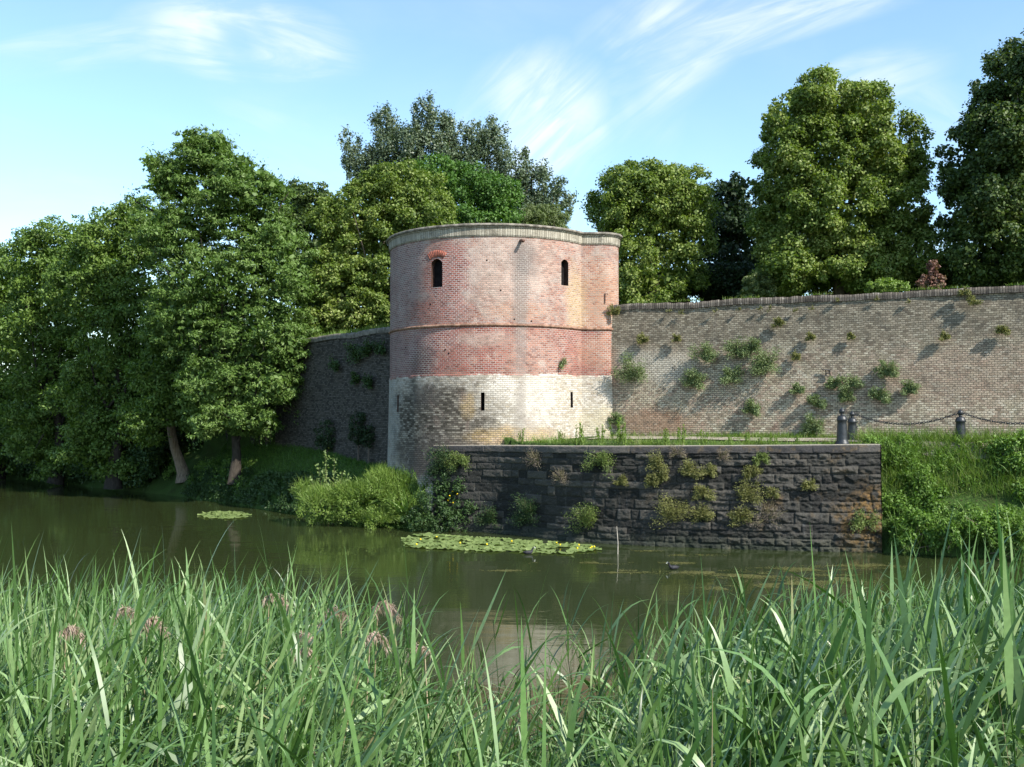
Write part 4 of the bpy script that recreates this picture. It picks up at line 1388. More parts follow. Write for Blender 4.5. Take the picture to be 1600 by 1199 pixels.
tree('alder_tree', 'green broadleaf tree standing second from the ash, crown reaching to the water', 'tree',
     [(185, 385, 60, 60), (225, 350, 40, 40), (150, 440, 60, 66), (215, 470, 60, 80), (190, 560, 70, 70), (215, 640, 60, 60), (150, 630, 60, 70), (180, 710, 70, 40), (230, 560, 50, 60), (220, 725, 40, 26)], 50, 2.4, (180, 185), m_ash2, m_darkbark, 0.3, AG,
     clump_r=0.6, n_per=100, L=0.19, W=0.10, flat=0.65, under=1.5, zbase=0.3)
tree('alder_tree', 'domed green tree on the left bank, next to the tree at the far left edge', 'tree',
     [(100, 400, 62, 56), (60, 430, 50, 60), (110, 480, 70, 80), (60, 540, 66, 80), (110, 600, 70, 80), (60, 660, 66, 60), (110, 712, 66, 40)], 55, 2.6, (90, 90), m_ash2, m_darkbark, 0.3, AG,
     clump_r=0.65, n_per=90, L=0.2, W=0.11, flat=0.65, under=1.5, zbase=0.2)
tree('alder_tree', 'tree at the far left edge of the picture, reaching down to the water', 'tree',
     [(-10, 440, 50, 55), (20, 470, 40, 60), (-20, 560, 70, 90), (20, 640, 60, 80), (-30, 680, 70, 60), (20, 715, 50, 26)], 60, 2.8, (0, 0), m_ash2, m_darkbark, 0.3, AG,
     clump_r=0.7, n_per=85, L=0.22, W=0.12, flat=0.65, under=1.5, zbase=0.2)
tree('dark_tree', 'unlit undergrowth tree filling the gap behind the sunlit ash trunk', 'tree',
     [(300, 620, 50, 70), (250, 640, 40, 60), (380, 600, 60, 70), (440, 560, 50, 80), (330, 540, 90, 80)], 52, 2.0, (330, 330), m_yew, m_bark, 0.2, clump_r=0.7, n_per=70, L=0.22, W=0.15)
# the sunlit bare trunk
_b = at(288, 742, 48.7); _b.z = float(hfun(_b.x, _b.y)) - 0.25
V, F = tube([_b, Vector(at(286, 738, 48.7)), Vector(at(280, 720, 48.7)), Vector(at(273, 700, 48.6)), Vector(at(268, 675, 48.5)), Vector(at(264, 630, 48.4)), Vector(at(275, 560, 48.4)), Vector(at(270, 480, 48.4))], [0.42, 0.29, 0.24, 0.21, 0.2, 0.19, 0.15, 0.06], 12)
lb = _b.copy()
root = empty('leaning_tree', lb)
tag(root, 'tree on the left bank showing its bare curved trunk in sunlight above the water', 'tree')
child_world(link('trunk', np_mesh('trunk', V, F, smooth=True), m_bark_pale), root)
V, F, cs = crown(lobes_to_world([(262, 520, 42, 50), (250, 580, 40, 45), (275, 470, 30, 40), (262, 625, 34, 40), (225, 660, 30, 40), (300, 640, 34, 36)], 46.6, 1.3), clump_r=0.55, n_per=80, L=0.18, W=0.09, flat=0.6)
child_world(link('crown', np_mesh('crown', V, F), m_ash2), root)


# ------------------------------------------------------------------ blades (grass, reeds)
def blades(P, D0, L, W, seg=4, g=0.5, twist=None, taper=1.0):
    """curved ribbons. P (n,3) root, D0 (n,3) start direction, L,W (n,), g droop (n,) or scalar"""
    n = len(P)
    L = np.broadcast_to(L, (n,)); W = np.broadcast_to(W, (n,)); g = np.broadcast_to(g, (n,))
    pts_ = [P]
    cur = P.copy(); d = D0.copy()
    dirs = [nrm(d)]
    for s_ in range(seg):
        d = nrm(d + np.stack([np.zeros(n), np.zeros(n), -g / seg * (0.4 + 1.6 * (s_ + 1) / seg)], 1))
        cur = cur + d * (L / seg)[:, None]
        pts_.append(cur.copy()); dirs.append(d.copy())
    Pn = np.stack(pts_, 1); Dn = np.stack(dirs, 1)
    side = np.cross(D0, np.array([0, 0, 1.0])); bad = np.linalg.norm(side, axis=1) < 0.15
    side[bad] = rand_dirs(int(bad.sum())) * np.array([1, 1, 0.0]) + np.array([0.01, 0, 0])
    side = nrm(side)
    if twist is not None:
        up_ = nrm(np.cross(side, D0))
        side = side * np.cos(twist)[:, None] + up_ * np.sin(twist)[:, None]
    ss = np.linspace(0, 1, seg + 1)
    prof = np.clip(np.minimum(0.4 + ss * 3.0, 1.0) * (1 - ss ** (1.5 * taper)), 0.02, 1)
    off = side[:, None, :] * (W[:, None] * prof[None] / 2)[:, :, None]
    V = np.stack([Pn - off, Pn + off], 2)      # n, seg+1, 2, 3
    base = (np.arange(n) * (seg + 1) * 2)[:, None]
    k = np.arange(seg)[None] * 2
    F = np.stack([base + k, base + k + 1, base + k + 3, base + k + 2], -1).reshape(-1, 4)
    return V.reshape(-1, 3), F


def grass_patch(P, hmin, hmax, W, seg=3, lean=0.5, g=0.6):
    n = len(P)
    D0 = nrm(np.stack([rng.normal(0, lean, n), rng.normal(0, lean, n), np.ones(n)], 1))
    L = rng.uniform(hmin, hmax, n)
    return blades(P, D0, L, W * rng.uniform(0.6, 1.4, n), seg, g * rng.uniform(0.2, 1.5, n), rng.uniform(-1, 1, n))


# --- terrace grass: along the quay edge and the foot of the wall
def strip_points(n, x0, x1, fn, spread):
    xs = rng.uniform(x0, x1, n)
    return xs, fn(xs)


n = 16000
xs = rng.uniform(-1.7, 10.1, n)
yb = np.interp(xs, qx, qy)
back = 0.45 + np.abs(rng.normal(0, 0.35, n))
clus = vnoise(xs * 1.3, back * 0, 3)
keep = rng.random(n) < (0.06 + 1.5 * np.clip(clus - 0.3, 0, 1) ** 1.5) * np.where(xs < 2.5, 1.2, 0.75)
xs, yb, back, clus = xs[keep], yb[keep], back[keep], clus[keep]
X = xs + 0.3 * back; Y = yb + back * 0.95
dt_ = np.hypot(X - TC[0], Y - TC[1]) > TR + 0.12
X, Y, clus = X[dt_], Y[dt_], clus[dt_]
P = np.stack([X, Y, hfun(X, Y)], 1)
Va = grass_patch(P, 0.06, 0.42, 0.013, lean=0.45)
n = 16000
t0 = rng.uniform(0.6, 30, n); off = 0.16 + np.abs(rng.normal(0, 0.16, n))
cl = vnoise(t0 * 0.9, t0 * 0, 9)
keep = rng.random(n) < 0.15 + 1.2 * cl ** 2
t0, off = t0[keep], off[keep]
X = RW_A[0] + rd[0] * t0 + rn[0] * off; Y = RW_A[1] + rd[1] * t0 + rn[1] * off
P = np.stack([X, Y, hfun(X, Y)], 1)
Vb = grass_patch(P, 0.08, 0.30, 0.014, lean=0.35)
n = 9000
xs = rng.uniform(0.5, 16, n); fr_ = rng.random(n)
yq = np.interp(xs, np.append(qx, [13.3, 30]), np.append(qy, [29, 21])) + 0.5
yw_ = RW_A[1] + (xs - RW_A[0]) * rd[1] / rd[0] - 0.3
X = xs; Y = yq + (yw_ - yq) * fr_
okk = (vnoise(X * 2, Y * 2, 12) > 0.55) & (Y < yw_) & (np.hypot(X - TC[0], Y - TC[1]) > TR + 0.1) & (np.hypot(X - LC[0], Y - LC[1]) > LR + 0.1)
P = np.stack([X, Y, hfun(X, Y)], 1)[okk]
Vc = grass_patch(P, 0.05, 0.2, 0.013, lean=0.5)
V, F = merge([Va, Vb, Vc])
tag(link('terrace_grass', np_mesh('terrace_grass', V, F), m_grassb), 'bright grass and weeds growing along the quay edge and at the foot of the wall', 'grass', kind='stuff')


def weed_mesh(h, r_, nst, nleaf, L, W, lean=0.35, spread=0.1, droop=0.2):
    """upright leafy stems"""
    parts = []
    for k in range(nst):
        a = rng.uniform(0, 2 * math.pi); b0 = np.array([math.cos(a), math.sin(a), 0]) * rng.uniform(0, spread)
        hh = h * rng.uniform(0.6, 1.0)
        ln2 = rng.uniform(0, lean)
        tip = b0 + np.array([math.cos(a) * ln2 * hh, math.sin(a) * ln2 * hh, hh])
        mid_ = (b0 + tip) / 2 + rng.normal(size=3) * 0.03 * h
        parts.append(tube([b0, mid_, tip], [0.006 * (1 + h), 0.004 * (1 + h), 0.001], 4))
        m_ = nleaf
        s_ = rng.uniform(0.1, 1, m_)
        Pl = b0 + (tip - b0) * s_[:, None] + rand_dirs(m_) * r_ * (1.1 - s_)[:, None] * rng.random((m_, 1))
        A = nrm(rand_dirs(m_) + np.array([0, 0, 0.3 - droop]))
        S = nrm(np.cross(nrm(rand_dirs(m_) * 0.6 + np.array([0, 0, 1])), A))
        parts.append(leaf_quads(Pl, A, S, L * rng.uniform(0.6, 1.3, m_), W * rng.uniform(0.6, 1.3, m_), 0.1))
    return merge(parts)


# tall weeds on the terrace: individuals
wg = 'leafy weeds standing on the terrace edge'
wproto = []
for k in range(4):
    V, F = weed_mesh(0.5, 0.09, 6, 26, 0.09, 0.028, 0.25, 0.12)
    wproto.append(np_mesh('terrace_weed', V, F)); wproto[-1].materials.append(m_weed)
weeds = [(720, 693, .5), (760, 693, .55), (800, 692, .6), (848, 691, .6), (893, 690, .9), (925, 690, .8), (948, 690, 1.0), (970, 690, .6), (1035, 690, .7), (1060, 690, .8), (1095, 690, .6), (1140, 691, .5), (1165, 691, .55), (1190, 690, .45), (1210, 691, .5), (1250, 690, .5)]
for i, (px, py, s_) in enumerate(weeds):
    k = slope_x(px, py)
    j = int(np.argmin(np.abs(qx - k * qy)))
    bk_ = 0.45 if i % 3 else 0.75
    X = qx[j] - qnx[j] * bk_; Y = qy[j] - qny[j] * bk_
    if math.hypot(X - TC[0], Y - TC[1]) < TR + 0.15:
        v_ = Vector((X - TC[0], Y - TC[1])); v_.normalize(); X = TC[0] + v_.x * (TR + .2); Y = TC[1] + v_.y * (TR + .2)
    o = link('terrace_weed', wproto[i % 4])
    o.location = (X, Y, float(hfun(X, Y)) - 0.02); o.scale = (s_ * 1.5, s_ * 1.5, s_ * 1.7); o.rotation_euler.z = i * 1.7
    tag(o, 'leafy green weed standing in the grass on top of the stone quay', 'weed', wg)

# ------------------------------------------------------------------ plants on the walls
def wall_bush(name, loc, nrm2, size, mat, label, group, n=520, L=0.07, W=0.028, hang=0.0, cat='wall plant', stems=12, wide=1.0):
    """bush rooted in a joint, stems fanning out and up, leaves along them"""
    nv_ = np.array([nrm2[0], nrm2[1], 0.0]); sd = np.array([-nrm2[1], nrm2[0], 0.0])
    parts = []; LP, LA = [], []
    for k in range(stems):
        a = rng.uniform(-2.3, 2.3)
        outw = rng.uniform(0.25, 0.9)
        d = sd * math.sin(a) * wide + np.array([0, 0, 1.0]) * (math.cos(a) * 0.95 + 0.05 - hang) + nv_ * outw
        Ln = size * rng.uniform(0.6, 1.1)
        d = nrm(d[None])[0] * Ln
        tip = d + np.array([0, 0, 0.12 * size - hang * size * 0.5])
        mid_ = d * 0.5
        parts.append(tube([np.zeros(3) - nv_ * 0.03, mid_, tip], [0.010, 0.007, 0.002], 4))
        m_ = n // stems
        s_ = rng.random(m_) ** 0.7
        pp = np.where(s_[:, None] < .5, mid_ * s_[:, None] * 2, mid_ + (tip - mid_) * (s_[:, None] * 2 - 1))
        pp = pp + rand_dirs(m_) * size * 0.34 * rng.random((m_, 1)) ** 0.5
        LP.append(pp)
        LA.append(np.repeat(nrm(d[None]), m_, 0))
    LP = np.concatenate(LP); LA = nrm(np.concatenate(LA) + rand_dirs(len(LP)) * 0.8 + np.array([0, 0, -0.1]))
    dd = LP @ nv_
    LP = LP + nv_[None] * np.clip(0.02 - dd, 0, None)[:, None]
    S = nrm(np.cross(nrm(rand_dirs(len(LP)) * 0.7 + nv_ * 0.5 + np.array([0, 0, 0.7])), LA))
    Vl, Fl = leaf_quads(LP, LA, S, L * rng.uniform(0.6, 1.3, len(LP)), W * rng.uniform(0.6, 1.3, len(LP)), 0.1)
    SV, SF = merge(parts)
    V, F = merge([(Vl, Fl), (SV, SF)])
    mi = np.concatenate([np.zeros(len(Fl), int), np.ones(len(SF), int)])
    o = link(name, np_mesh(name, V, F, mat_idx=mi), [mat, m_stem])
    o.location = loc
    tag(o, label, cat, group)
    return o


WG = 'shrubs rooted in the long rampart wall'
wall_plants = [
    (990, 578, 24, 'big round grey-green shrub on the wall, closest to the tower'),
    (1100, 550, 18, 'bushy green shrub on the wall, above another one of like size'),
    (1084, 592, 17, 'roundish shrub low on the wall, below and left of a bushier one'),
    (1152, 545, 17, 'shrub forming the left end of the upper pair that touch each other on the wall'),
    (1178, 542, 14, 'smaller shrub joined to the right end of the upper pair on the wall'),
    (1146, 584, 16, 'shrub hanging under the touching pair on the wall'),
    (1200, 566, 22, 'tall dark green shrub on the wall, right of the touching pair'),
    (1174, 636, 12, 'small shrub low on the wall under the tall dark one'),
    (1386, 577, 16, 'dark green round shrub alone on the right part of the wall'),
    (1375, 617, 14, 'shrub on the wall just below and left of the dark green round one'),
    (1422, 605, 11, 'small grey-green shrub on the wall, farthest right of the low group'),
    (1330, 597, 15, 'spreading shrub on the wall right of the iron tie'),
    (1305, 598, 10, 'flat leafy tuft on the wall between the iron tie and the spreading shrub'),
    (1324, 619, 9, 'little leafy tuft on the wall above the rear bollard'),
    (1278, 628, 11, 'small green shrub on the wall just above the loose bush at its foot'),
    (1272, 664, 18, 'tall loose bush at the foot of the wall, left of the bollards'),
    (1247, 608, 9, 'small shrub on the wall left of the iron tie'),
    (966, 656, 10, 'small shrub low in the corner where wall and tower meet'),
    (960, 485, 8, 'tuft on the end of the wall coping against the tower'),
    (1006, 530, 8, 'yellowish tuft high on the wall above the big round shrub'),
    (1057, 529, 6, 'tiny tuft high on the wall, second from the tower in the upper row'),
    (1216, 504, 7, 'tuft high on the wall above the tall dark green shrub'),
    (1266, 526, 6, 'tiny tuft on the wall halfway between coping and iron tie'),
    (1330, 526, 5, 'tiny tuft alone on the middle of the wall face under the tall linden'),
    (1244, 557, 6, 'tiny green tuft on the wall right of the tall dark shrub'),
    (1477, 525, 7, 'small tuft in the upper wall, second from the right edge'),
    (1567, 516, 8, 'tuft in the upper wall nearest the right edge of the picture'),
    (1523, 470, 8, 'tuft just below the coping near the right end of the wall'),
    (1507, 455, 7, 'upright grass tuft sticking up from the coping near the right end'),
]
for (px, py, s_, lab) in wall_plants:
    p, t_ = on_wall(px, py + s_ * 0.35, off=0.12)
    sz = s_ / 1600 * p.y * (1.28 if s_ > 12 else 1.45)
    wall_bush('wall_shrub', p, rn, sz, m_wallplant if s_ > 8.5 else m_quayplant, lab, WG, n=int(300 + 2600 * sz * 1.6), L=0.065 if s_ > 8 else 0.05, W=0.026, stems=14)
fg = 'little ferns and tufts under the wall coping'
for (px, py) in [(1045, 487), (1065, 489), (1118, 487), (1155, 485), (1187, 483), (1203, 484), (1243, 486), (1268, 483), (1310, 470), (1370, 468), (1420, 474)]:
    p, t_ = on_wall(px, py, off=0.09)
    wall_bush('wall_tuft', p, rn, 0.12, m_quayplant, 'tiny tuft growing in a joint just under the wall coping', fg, n=60, L=0.06, W=0.02, stems=5)
# tower plant
pt, nt, st = on_tower(38.5, 0.03)
wall_bush('wall_shrub', (pt.x, pt.y, 5.45), (nt.x, nt.y), 0.26, m_wallplant, 'small grey-green plant growing on the red band of the tower', 'plants on the tower', n=420, L=0.07, W=0.02, stems=10, hang=0.0, wide=0.45)

QG = 'plants rooted in the dark stone quay'
quay_plants = [
    (841, 716, 15, 'dry', 'dry grey-brown twiggy tuft near the top of the quay, towards the tower'),
    (940, 712, 20, 'grn', 'leafy yellow-green plant hanging over the quay coping, left of the middle'),
    (1030, 724, 14, 'yel', 'yellowish plant high on the quay, left of two others in its row'),
    (1034, 746, 10, 'yel', 'small yellowish plant just under the high left one on the quay'),
    (1082, 735, 14, 'yel', 'roundest yellowish plant high on the middle of the quay'),
    (1108, 735, 10, 'yel', 'small yellowish plant right beside the roundest one on the quay'),
    (1020, 752, 9, 'yel', 'little yellowish tuft, lowest of the left upper cluster on the quay'),
    (1100, 768, 12, 'yel', 'yellowish plant in the middle height of the quay under the roundest one'),
    (1055, 800, 24, 'yel', 'widest yellowish bush low on the quay, above the waterline'),
    (1096, 804, 14, 'yel', 'bush touching the right side of the widest low bush on the quay'),
    (1160, 806, 15, 'yel', 'low yellowish bush on the quay, left one of the pair farthest right'),
    (1198, 804, 20, 'dry', 'low brownish bush on the quay, right one of the pair farthest right'),
    (1172, 770, 18, 'yel', 'spreading plant halfway up the right part of the quay'),
    (1176, 738, 11, 'yel', 'small plant high on the right part of the quay'),
    (1206, 770, 8, 'yel', 'small tuft right of the spreading plant on the quay'),
    (1264, 758, 9, 'yel', 'small bright tuft alone near the right end of the quay'),
    (1352, 812, 16, 'grn', 'green climbing plant on the rusty right corner of the quay'),
    (920, 812, 22, 'grn', 'tall leafy plant at the foot of the quay below the hanging yellow-green one'),
    (832, 800, 24, 'drk', 'dark green bush low on the left shaded part of the quay'),
    (770, 808, 16, 'drk', 'dark plant at the foot of the quay, closest to the left bank'),
    (880, 745, 13, 'dry', 'dull brown twiggy plant on the shaded quay between the dry tuft and the hanging plant'),
    (972, 752, 8, 'yel', 'little bright tuft alone on the middle of the shaded quay'),
    (720, 712, 16, 'grn', 'trailing plant over the quay end where it meets the tower'),
    (1130, 712, 9, 'dry', 'thin dry stems right under the quay coping, right of the middle'),
    (1060, 705, 11, 'dry', 'thin dry branches right under the quay coping, in the middle'),
    (698, 722, 20, 'drk', 'dark ivy clump at the tower foot where the quay begins'),
    (1190, 712, 9, 'grn', 'small green plant under the coping of the right part of the quay'),
]
m_dry = leaf_mat('dry_stems', [(0.13, 0.09, 0.07), (0.22, 0.17, 0.13), (0.30, 0.25, 0.17)], 0.15)
m_green_q = leaf_mat('fresh_wall_leaves', [(0.06, 0.10, 0.02), (0.12, 0.17, 0.035), (0.20, 0.24, 0.07)], 0.25, lf=2)
for (px, py, s_, kd, lab) in quay_plants:
    p, nn = on_quay(px, py + s_ * 0.3)
    sz = s_ / 1600 * p.y * 1.55
    mt = {'yel': m_quayplant, 'dry': m_dry, 'grn': m_green_q, 'drk': m_dark_q}[kd]
    wall_bush('wall_shrub', p, nn, sz, mt, lab, QG, n=int(220 + 2300 * sz * (0.5 if kd == 'dry' else 1.4)), L=0.055, W=0.02 if kd != 'dry' else 0.008, stems=14 if kd != 'dry' else 26, hang=0.5 if kd == 'grn' and py < 730 else 0.0)

# ivy patches on the shaded left wall
for (px, py, s_, lab) in [(560, 560, 18, 'dark clump hanging on the shaded left wall near its top'), (578, 548, 14, 'dark clump on the shaded left wall closest to the tower'),
                          (558, 595, 10, 'small dark tuft halfway down the shaded left wall'), (578, 602, 11, 'small dark tuft halfway down the shaded wall, nearer the tower'), (525, 572, 12, 'dark clump on the shaded left wall next to the ash leaves'),
                          (597, 545, 12, 'long dark clump in the corner of shaded wall and tower')]:
    p, t_ = on_wall(px, py, LW_B, ld, ln_, 0.1)
    wall_bush('wall_shrub', p, ln_, s_ / 1600 * p.y * 1.4, m_dark_q, lab, 'dark plants on the shaded left wall', n=700, L=0.09, W=0.05)

# clipped dark bushes at the foot of the left wall
for (px, py, rx, ry, Y, lab) in [(560, 668, 12, 26, 39.5, 'tall dark pointed bush at the foot of the shaded wall'), (576, 682, 9, 16, 38.8, 'small dark bush at the foot of the shaded wall, beside the tower'), (512, 680, 15, 22, 41.5, 'dark bush at the foot of the shaded wall, nearest the ash tree')]:
    V, F, cs = crown(lobes_to_world([(px, py, rx, ry), (px, py + ry * 0.4, rx * 1.1, ry * 0.6)], Y, rx / 1600 * Y), clump_r=0.16, n_per=40, L=0.07, W=0.05, inner=True, big=0.12)
    c0_ = at(px, py + ry, Y); root = empty('dark_bush', (c0_.x, c0_.y, float(hfun(c0_.x, c0_.y))))
    tag(root, lab, 'bush', 'dark bushes at the foot of the shaded wall')
    child_world(link('foliage', np_mesh('foliage', V, F), m_yew), root)
    TV, TF = tube([(c0_.x, c0_.y, float(hfun(c0_.x, c0_.y)) - .1), tuple(at(px, py, Y))], [0.05, 0.02], 6)
    child_world(link('stem', np_mesh('stem', TV, TF), m_bark), root)

# weeds on top of walls and tower
def line_grass(name, P, hmin, hmax, label, wd=0.014, mat=None):
    V, F = grass_patch(P, hmin, hmax, wd, lean=0.35)
    tag(link(name, np_mesh(name, V, F), mat or m_grassb), label, 'grass', kind='stuff')


xy, u = tower_plan(-0.15)
k = rng.integers(0, len(xy) - 1, 900); fr_ = rng.random(900)[:, None]
P2 = xy[k] * (1 - fr_) + xy[k + 1] * fr_
dens_ = vnoise(P2[:, 0] * 1.5, P2[:, 1] * 1.5, 4); P2 = P2[dens_ > 0.35]
line_grass('roof_grass', np.column_stack([P2, np.full(len(P2), 10.12)]), 0.05, 0.2, 'thin dry grass growing on the rim of the tower roof', 0.012)
t0 = rng.uniform(0.5, 30, 3000); t0 = t0[vnoise(t0 * 1.2, t0 * 0, 2) > 0.5]
P = np.stack([RW_A[0] + rd[0] * t0 - rn[0] * 0.3, RW_A[1] + rd[1] * t0 - rn[1] * 0.3, np.full(len(t0), 7.64)], 1)
line_grass('wall_top_grass', P, 0.04, 0.16, 'sparse grass on top of the long sunlit wall', 0.012)
t0 = rng.uniform(0.3, 18, 5000); off = rng.uniform(0.2, 0.8, 5000)
P = np.stack([LW_B[0] + ld[0] * t0 - ln_[0] * off, LW_B[1] + ld[1] * t0 - ln_[1] * off, np.full(len(t0), 7.05)], 1)
line_grass('wall_top_grass', P, 0.08, 0.32, 'sunlit grass fringe along the top of the shaded left wall', 0.02)

# ------------------------------------------------------------------ left bank vegetation
def bank_points(n, x0, x1, dmin, dmax):
    xs = rng.uniform(x0, x1, n); yw = np.interp(xs, WX, WY)
    Y = yw + rng.uniform(dmin, dmax, n)
    return xs, Y


xs, Y = bank_points(70000, -14, -1.9, -0.1, 7.5)
ok = (Y < np.interp(xs, CX, CY) - 0.1) & (np.hypot(xs - TC[0], Y - TC[1]) > TR + 0.12)
xs, Y = xs[ok], Y[ok]
P = np.stack([xs, Y, hfun(xs, Y) - 0.02], 1)
V, F = grass_patch(P, 0.08, 0.26, 0.02, seg=2)
m_bankgrass = leaf_mat('bank_grass_blades', [(0.04, 0.09, 0.014), (0.065, 0.14, 0.02), (0.10, 0.19, 0.03)], 0.3, lf=1.0)
tag(link('bank_grass', np_mesh('bank_grass', V, F), m_bankgrass), 'grass on the shaded bank below the left wall', 'grass', kind='stuff')

# undergrowth masses
def undergrowth(name, P, size, n_per, L, W, mat, label, droop=0.1, flat=1.0):
    r_ = size * rng.uniform(0.5, 1.3, len(P))
    ow = np.repeat(nrm(np.array([[0.1, -0.7, 0.7]])), len(P), 0)
    V, F = clump_leaves(P + np.array([0, 0, 1]) * (r_ * 0.6)[:, None], r_, ow, n_per, L, W, flat, droop, 0.9, 0.25)
    return V, F


# sunlit mass below the tower
lob = lobes_to_world([(505, 790, 40, 24, 0), (545, 785, 36, 28, 0), (590, 780, 42, 36, -.2), (625, 785, 38, 36, -.3), (655, 775, 30, 34, 0), (600, 815, 50, 14, -.3), (640, 812, 40, 16, -.4), (478, 775, 18, 18, .8), (640, 755, 30, 12, .1), (600, 752, 26, 14, .3), (668, 765, 22, 12, -.3)], 35.2, 0.7)
V1 = crown(lob, clump_r=0.2, n_per=34, L=0.085, W=0.03, flat=1.1, droop=-0.1, big=0.14, dens=0.8)
P = []
for c, r_ in lob:
    k = int(1300 * r_[0])
    d = rand_dirs(k); d[:, 2] = np.abs(d[:, 2]); P.append(c + d * r_ * 0.8)
P = np.concatenate(P)
V2 = grass_patch(P, 0.15, 0.62, 0.019, lean=0.5)
V, F = merge([(V1[0], V1[1]), V2])
tag(link('bank_undergrowth', np_mesh('bank_undergrowth', V, F), m_weed), 'sunlit tangled weeds and grasses overhanging the water below the tower', 'undergrowth', kind='stuff')
# darker mass in the quay shade, right of it
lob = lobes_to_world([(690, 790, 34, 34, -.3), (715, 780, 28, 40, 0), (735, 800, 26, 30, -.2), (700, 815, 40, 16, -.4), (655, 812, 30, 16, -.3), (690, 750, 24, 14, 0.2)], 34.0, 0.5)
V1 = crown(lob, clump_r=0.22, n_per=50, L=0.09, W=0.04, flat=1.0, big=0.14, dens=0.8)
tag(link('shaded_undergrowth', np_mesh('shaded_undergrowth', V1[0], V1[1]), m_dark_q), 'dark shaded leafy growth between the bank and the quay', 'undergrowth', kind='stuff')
# far left bank low growth, hanging to the water
xs, Y = bank_points(420, -15, -6.5, -0.2, 1.2)
P1_ = np.stack([xs, Y, np.maximum(hfun(xs, Y), 0.05)], 1)
xs, Y = bank_points(1100, -46, -15.5, -0.9, 2.5)
P2_ = np.stack([xs, Y, np.maximum(hfun(xs, Y), 0.2) + rng.uniform(0, 1.3, 1100)], 1)
P2_ = P2_[(np.abs(P2_[:, 0] + 15.8) > 1.6)]
V, F = merge([undergrowth('x', P1_, 0.25, 60, 0.11, 0.05, m_ash2, ''), undergrowth('x', P2_, 0.8, 150, 0.17, 0.08, m_ash2, '')])
tag(link('waterside_undergrowth', np_mesh('waterside_undergrowth', V, F), m_dark_q), 'low leafy growth along the foot of the wooded left bank', 'undergrowth', kind='stuff')  # leaf colour darkened to stand for the shade of the trees
# lit ivy patches near the bare trunk
xs = rng.uniform(-17, -11.5, 90); Y = np.interp(xs, WX, WY) + rng.uniform(0.3, 1.8, 90)
P = np.stack([xs, Y, hfun(xs, Y)], 1)
P = P[np.abs(P[:, 0] + 15.6) > 0.75]
V, F = undergrowth('x', P, 0.3, 80, 0.10, 0.06, m_bushy, '')
tag(link('bank_ivy', np_mesh('bank_ivy', V, F), m_bushy), 'brighter leafy patches around the foot of the bare curved trunk', 'undergrowth', kind='stuff')

# sapling with rounded leaves
sp0 = at(515, 790, 35.6); sp0.z = float(hfun(sp0.x, sp0.y))
root = empty('sapling', sp0)
tag(root, 'young sapling with pale rounded leaves standing on the bank below the shaded wall', 'sapling')
stems_ = []; LP = []
for (tx_, ty_) in [(508, 704), (523, 718), (497, 726), (535, 738), (486, 748), (528, 752), (505, 735), (545, 748), (480, 765)]:
    tip = np.array(at(tx_, ty_, 35.5 + rng.uniform(-.35, .35))); b_ = np.array(sp0)
    mid_ = b_ * 0.45 + tip * 0.55 + np.array([0, 0, -0.08])
    stems_.append(tube([b_, mid_, tip], [0.018, 0.010, 0.003], 5))
    for q in range(90):
        s_ = rng.uniform(0.2, 1.02); pp = (b_ + (mid_ - b_) * s_ * 2) if s_ < .5 else mid_ + (tip - mid_) * (s_ * 2 - 1)
        LP.append(pp + rng.normal(size=3) * 0.07)
LP = np.array(LP); A = nrm(rand_dirs(len(LP)) + np.array([0, 0, 0.5])); S = nrm(np.cross(nrm(rand_dirs(len(LP)) * .6 + np.array([.3, -.5, .7])), A))
V, F = leaf_quads(LP, A, S, 0.105 * rng.uniform(.7, 1.3, len(LP)), 0.08 * rng.uniform(.7, 1.2, len(LP)), 0.05)
child_world(link('leaves', np_mesh('leaves', V, F), leaf_mat('sapling_leaves', [(0.08, 0.13, 0.03), (0.14, 0.20, 0.055), (0.22, 0.29, 0.11)], 0.3)), root)
V, F = merge(stems_)
child_world(link('stem', np_mesh('stem', V, F), m_stem), root)

# broad-bladed iris clump
ip = at(634, 800, 34.2)
n = 70
P = np.repeat(np.array([ip]), n, 0) + rng.normal(0, 0.10, (n, 3)) * np.array([1.4, 1, 0])
D0 = nrm(np.stack([rng.normal(0, 0.42, n), rng.normal(0, 0.35, n), np.ones(n)], 1))
V, F = blades(P, D0, rng.uniform(0.6, 1.15, n), 0.042 * rng.uniform(.8, 1.3, n), 6, rng.uniform(0.1, 1.4, n), rng.uniform(-1, 1, n))
tag(link('iris_clump', np_mesh('iris_clump', V - np.array(ip), F), leaf_mat('iris_blades', [(0.11, 0.19, 0.03), (0.18, 0.28, 0.06)], 0.3)), 'clump of broad sword-shaped yellow-green leaves at the water edge below the tower', 'water plant')
bpy.data.objects['iris_clump'].location = ip

# yellow-flowered plant in the shade beside the quay
fp = at(706, 790, 33.9)
root = empty('yellow_flower_plant', fp); tag(root, 'plant with small yellow flowers in the shade beside the end of the quay', 'flowering plant')
V, F = weed_mesh(0.9, 0.16, 14, 40, 0.10, 0.05, 0.35, 0.2)
o = link('leaves', np_mesh('leaves', V, F), m_dark_q, root)
m_yellow = flat_mat('yellow_petals', (0.75, 0.55, 0.02), 0.6, 0.2, 0.15)
m_white = flat_mat('white_petals', (0.7, 0.7, 0.66), 0.6, 0.2, 0.1)
for (px, py) in [(700, 782), (708, 786), (714, 772), (707, 768), (703, 775)]:
    q = at(px, py, 33.55)
    parts = []
    Pc = np.repeat(np.array([q]), 10, 0) + rng.normal(0, 0.008, (10, 3)); A = rand_dirs(10); 
    V, F = leaf_quads(Pc, A, perp(A), 0.045, 0.032)
    child_world(link('flower', np_mesh('flower', V, F), m_yellow), root)
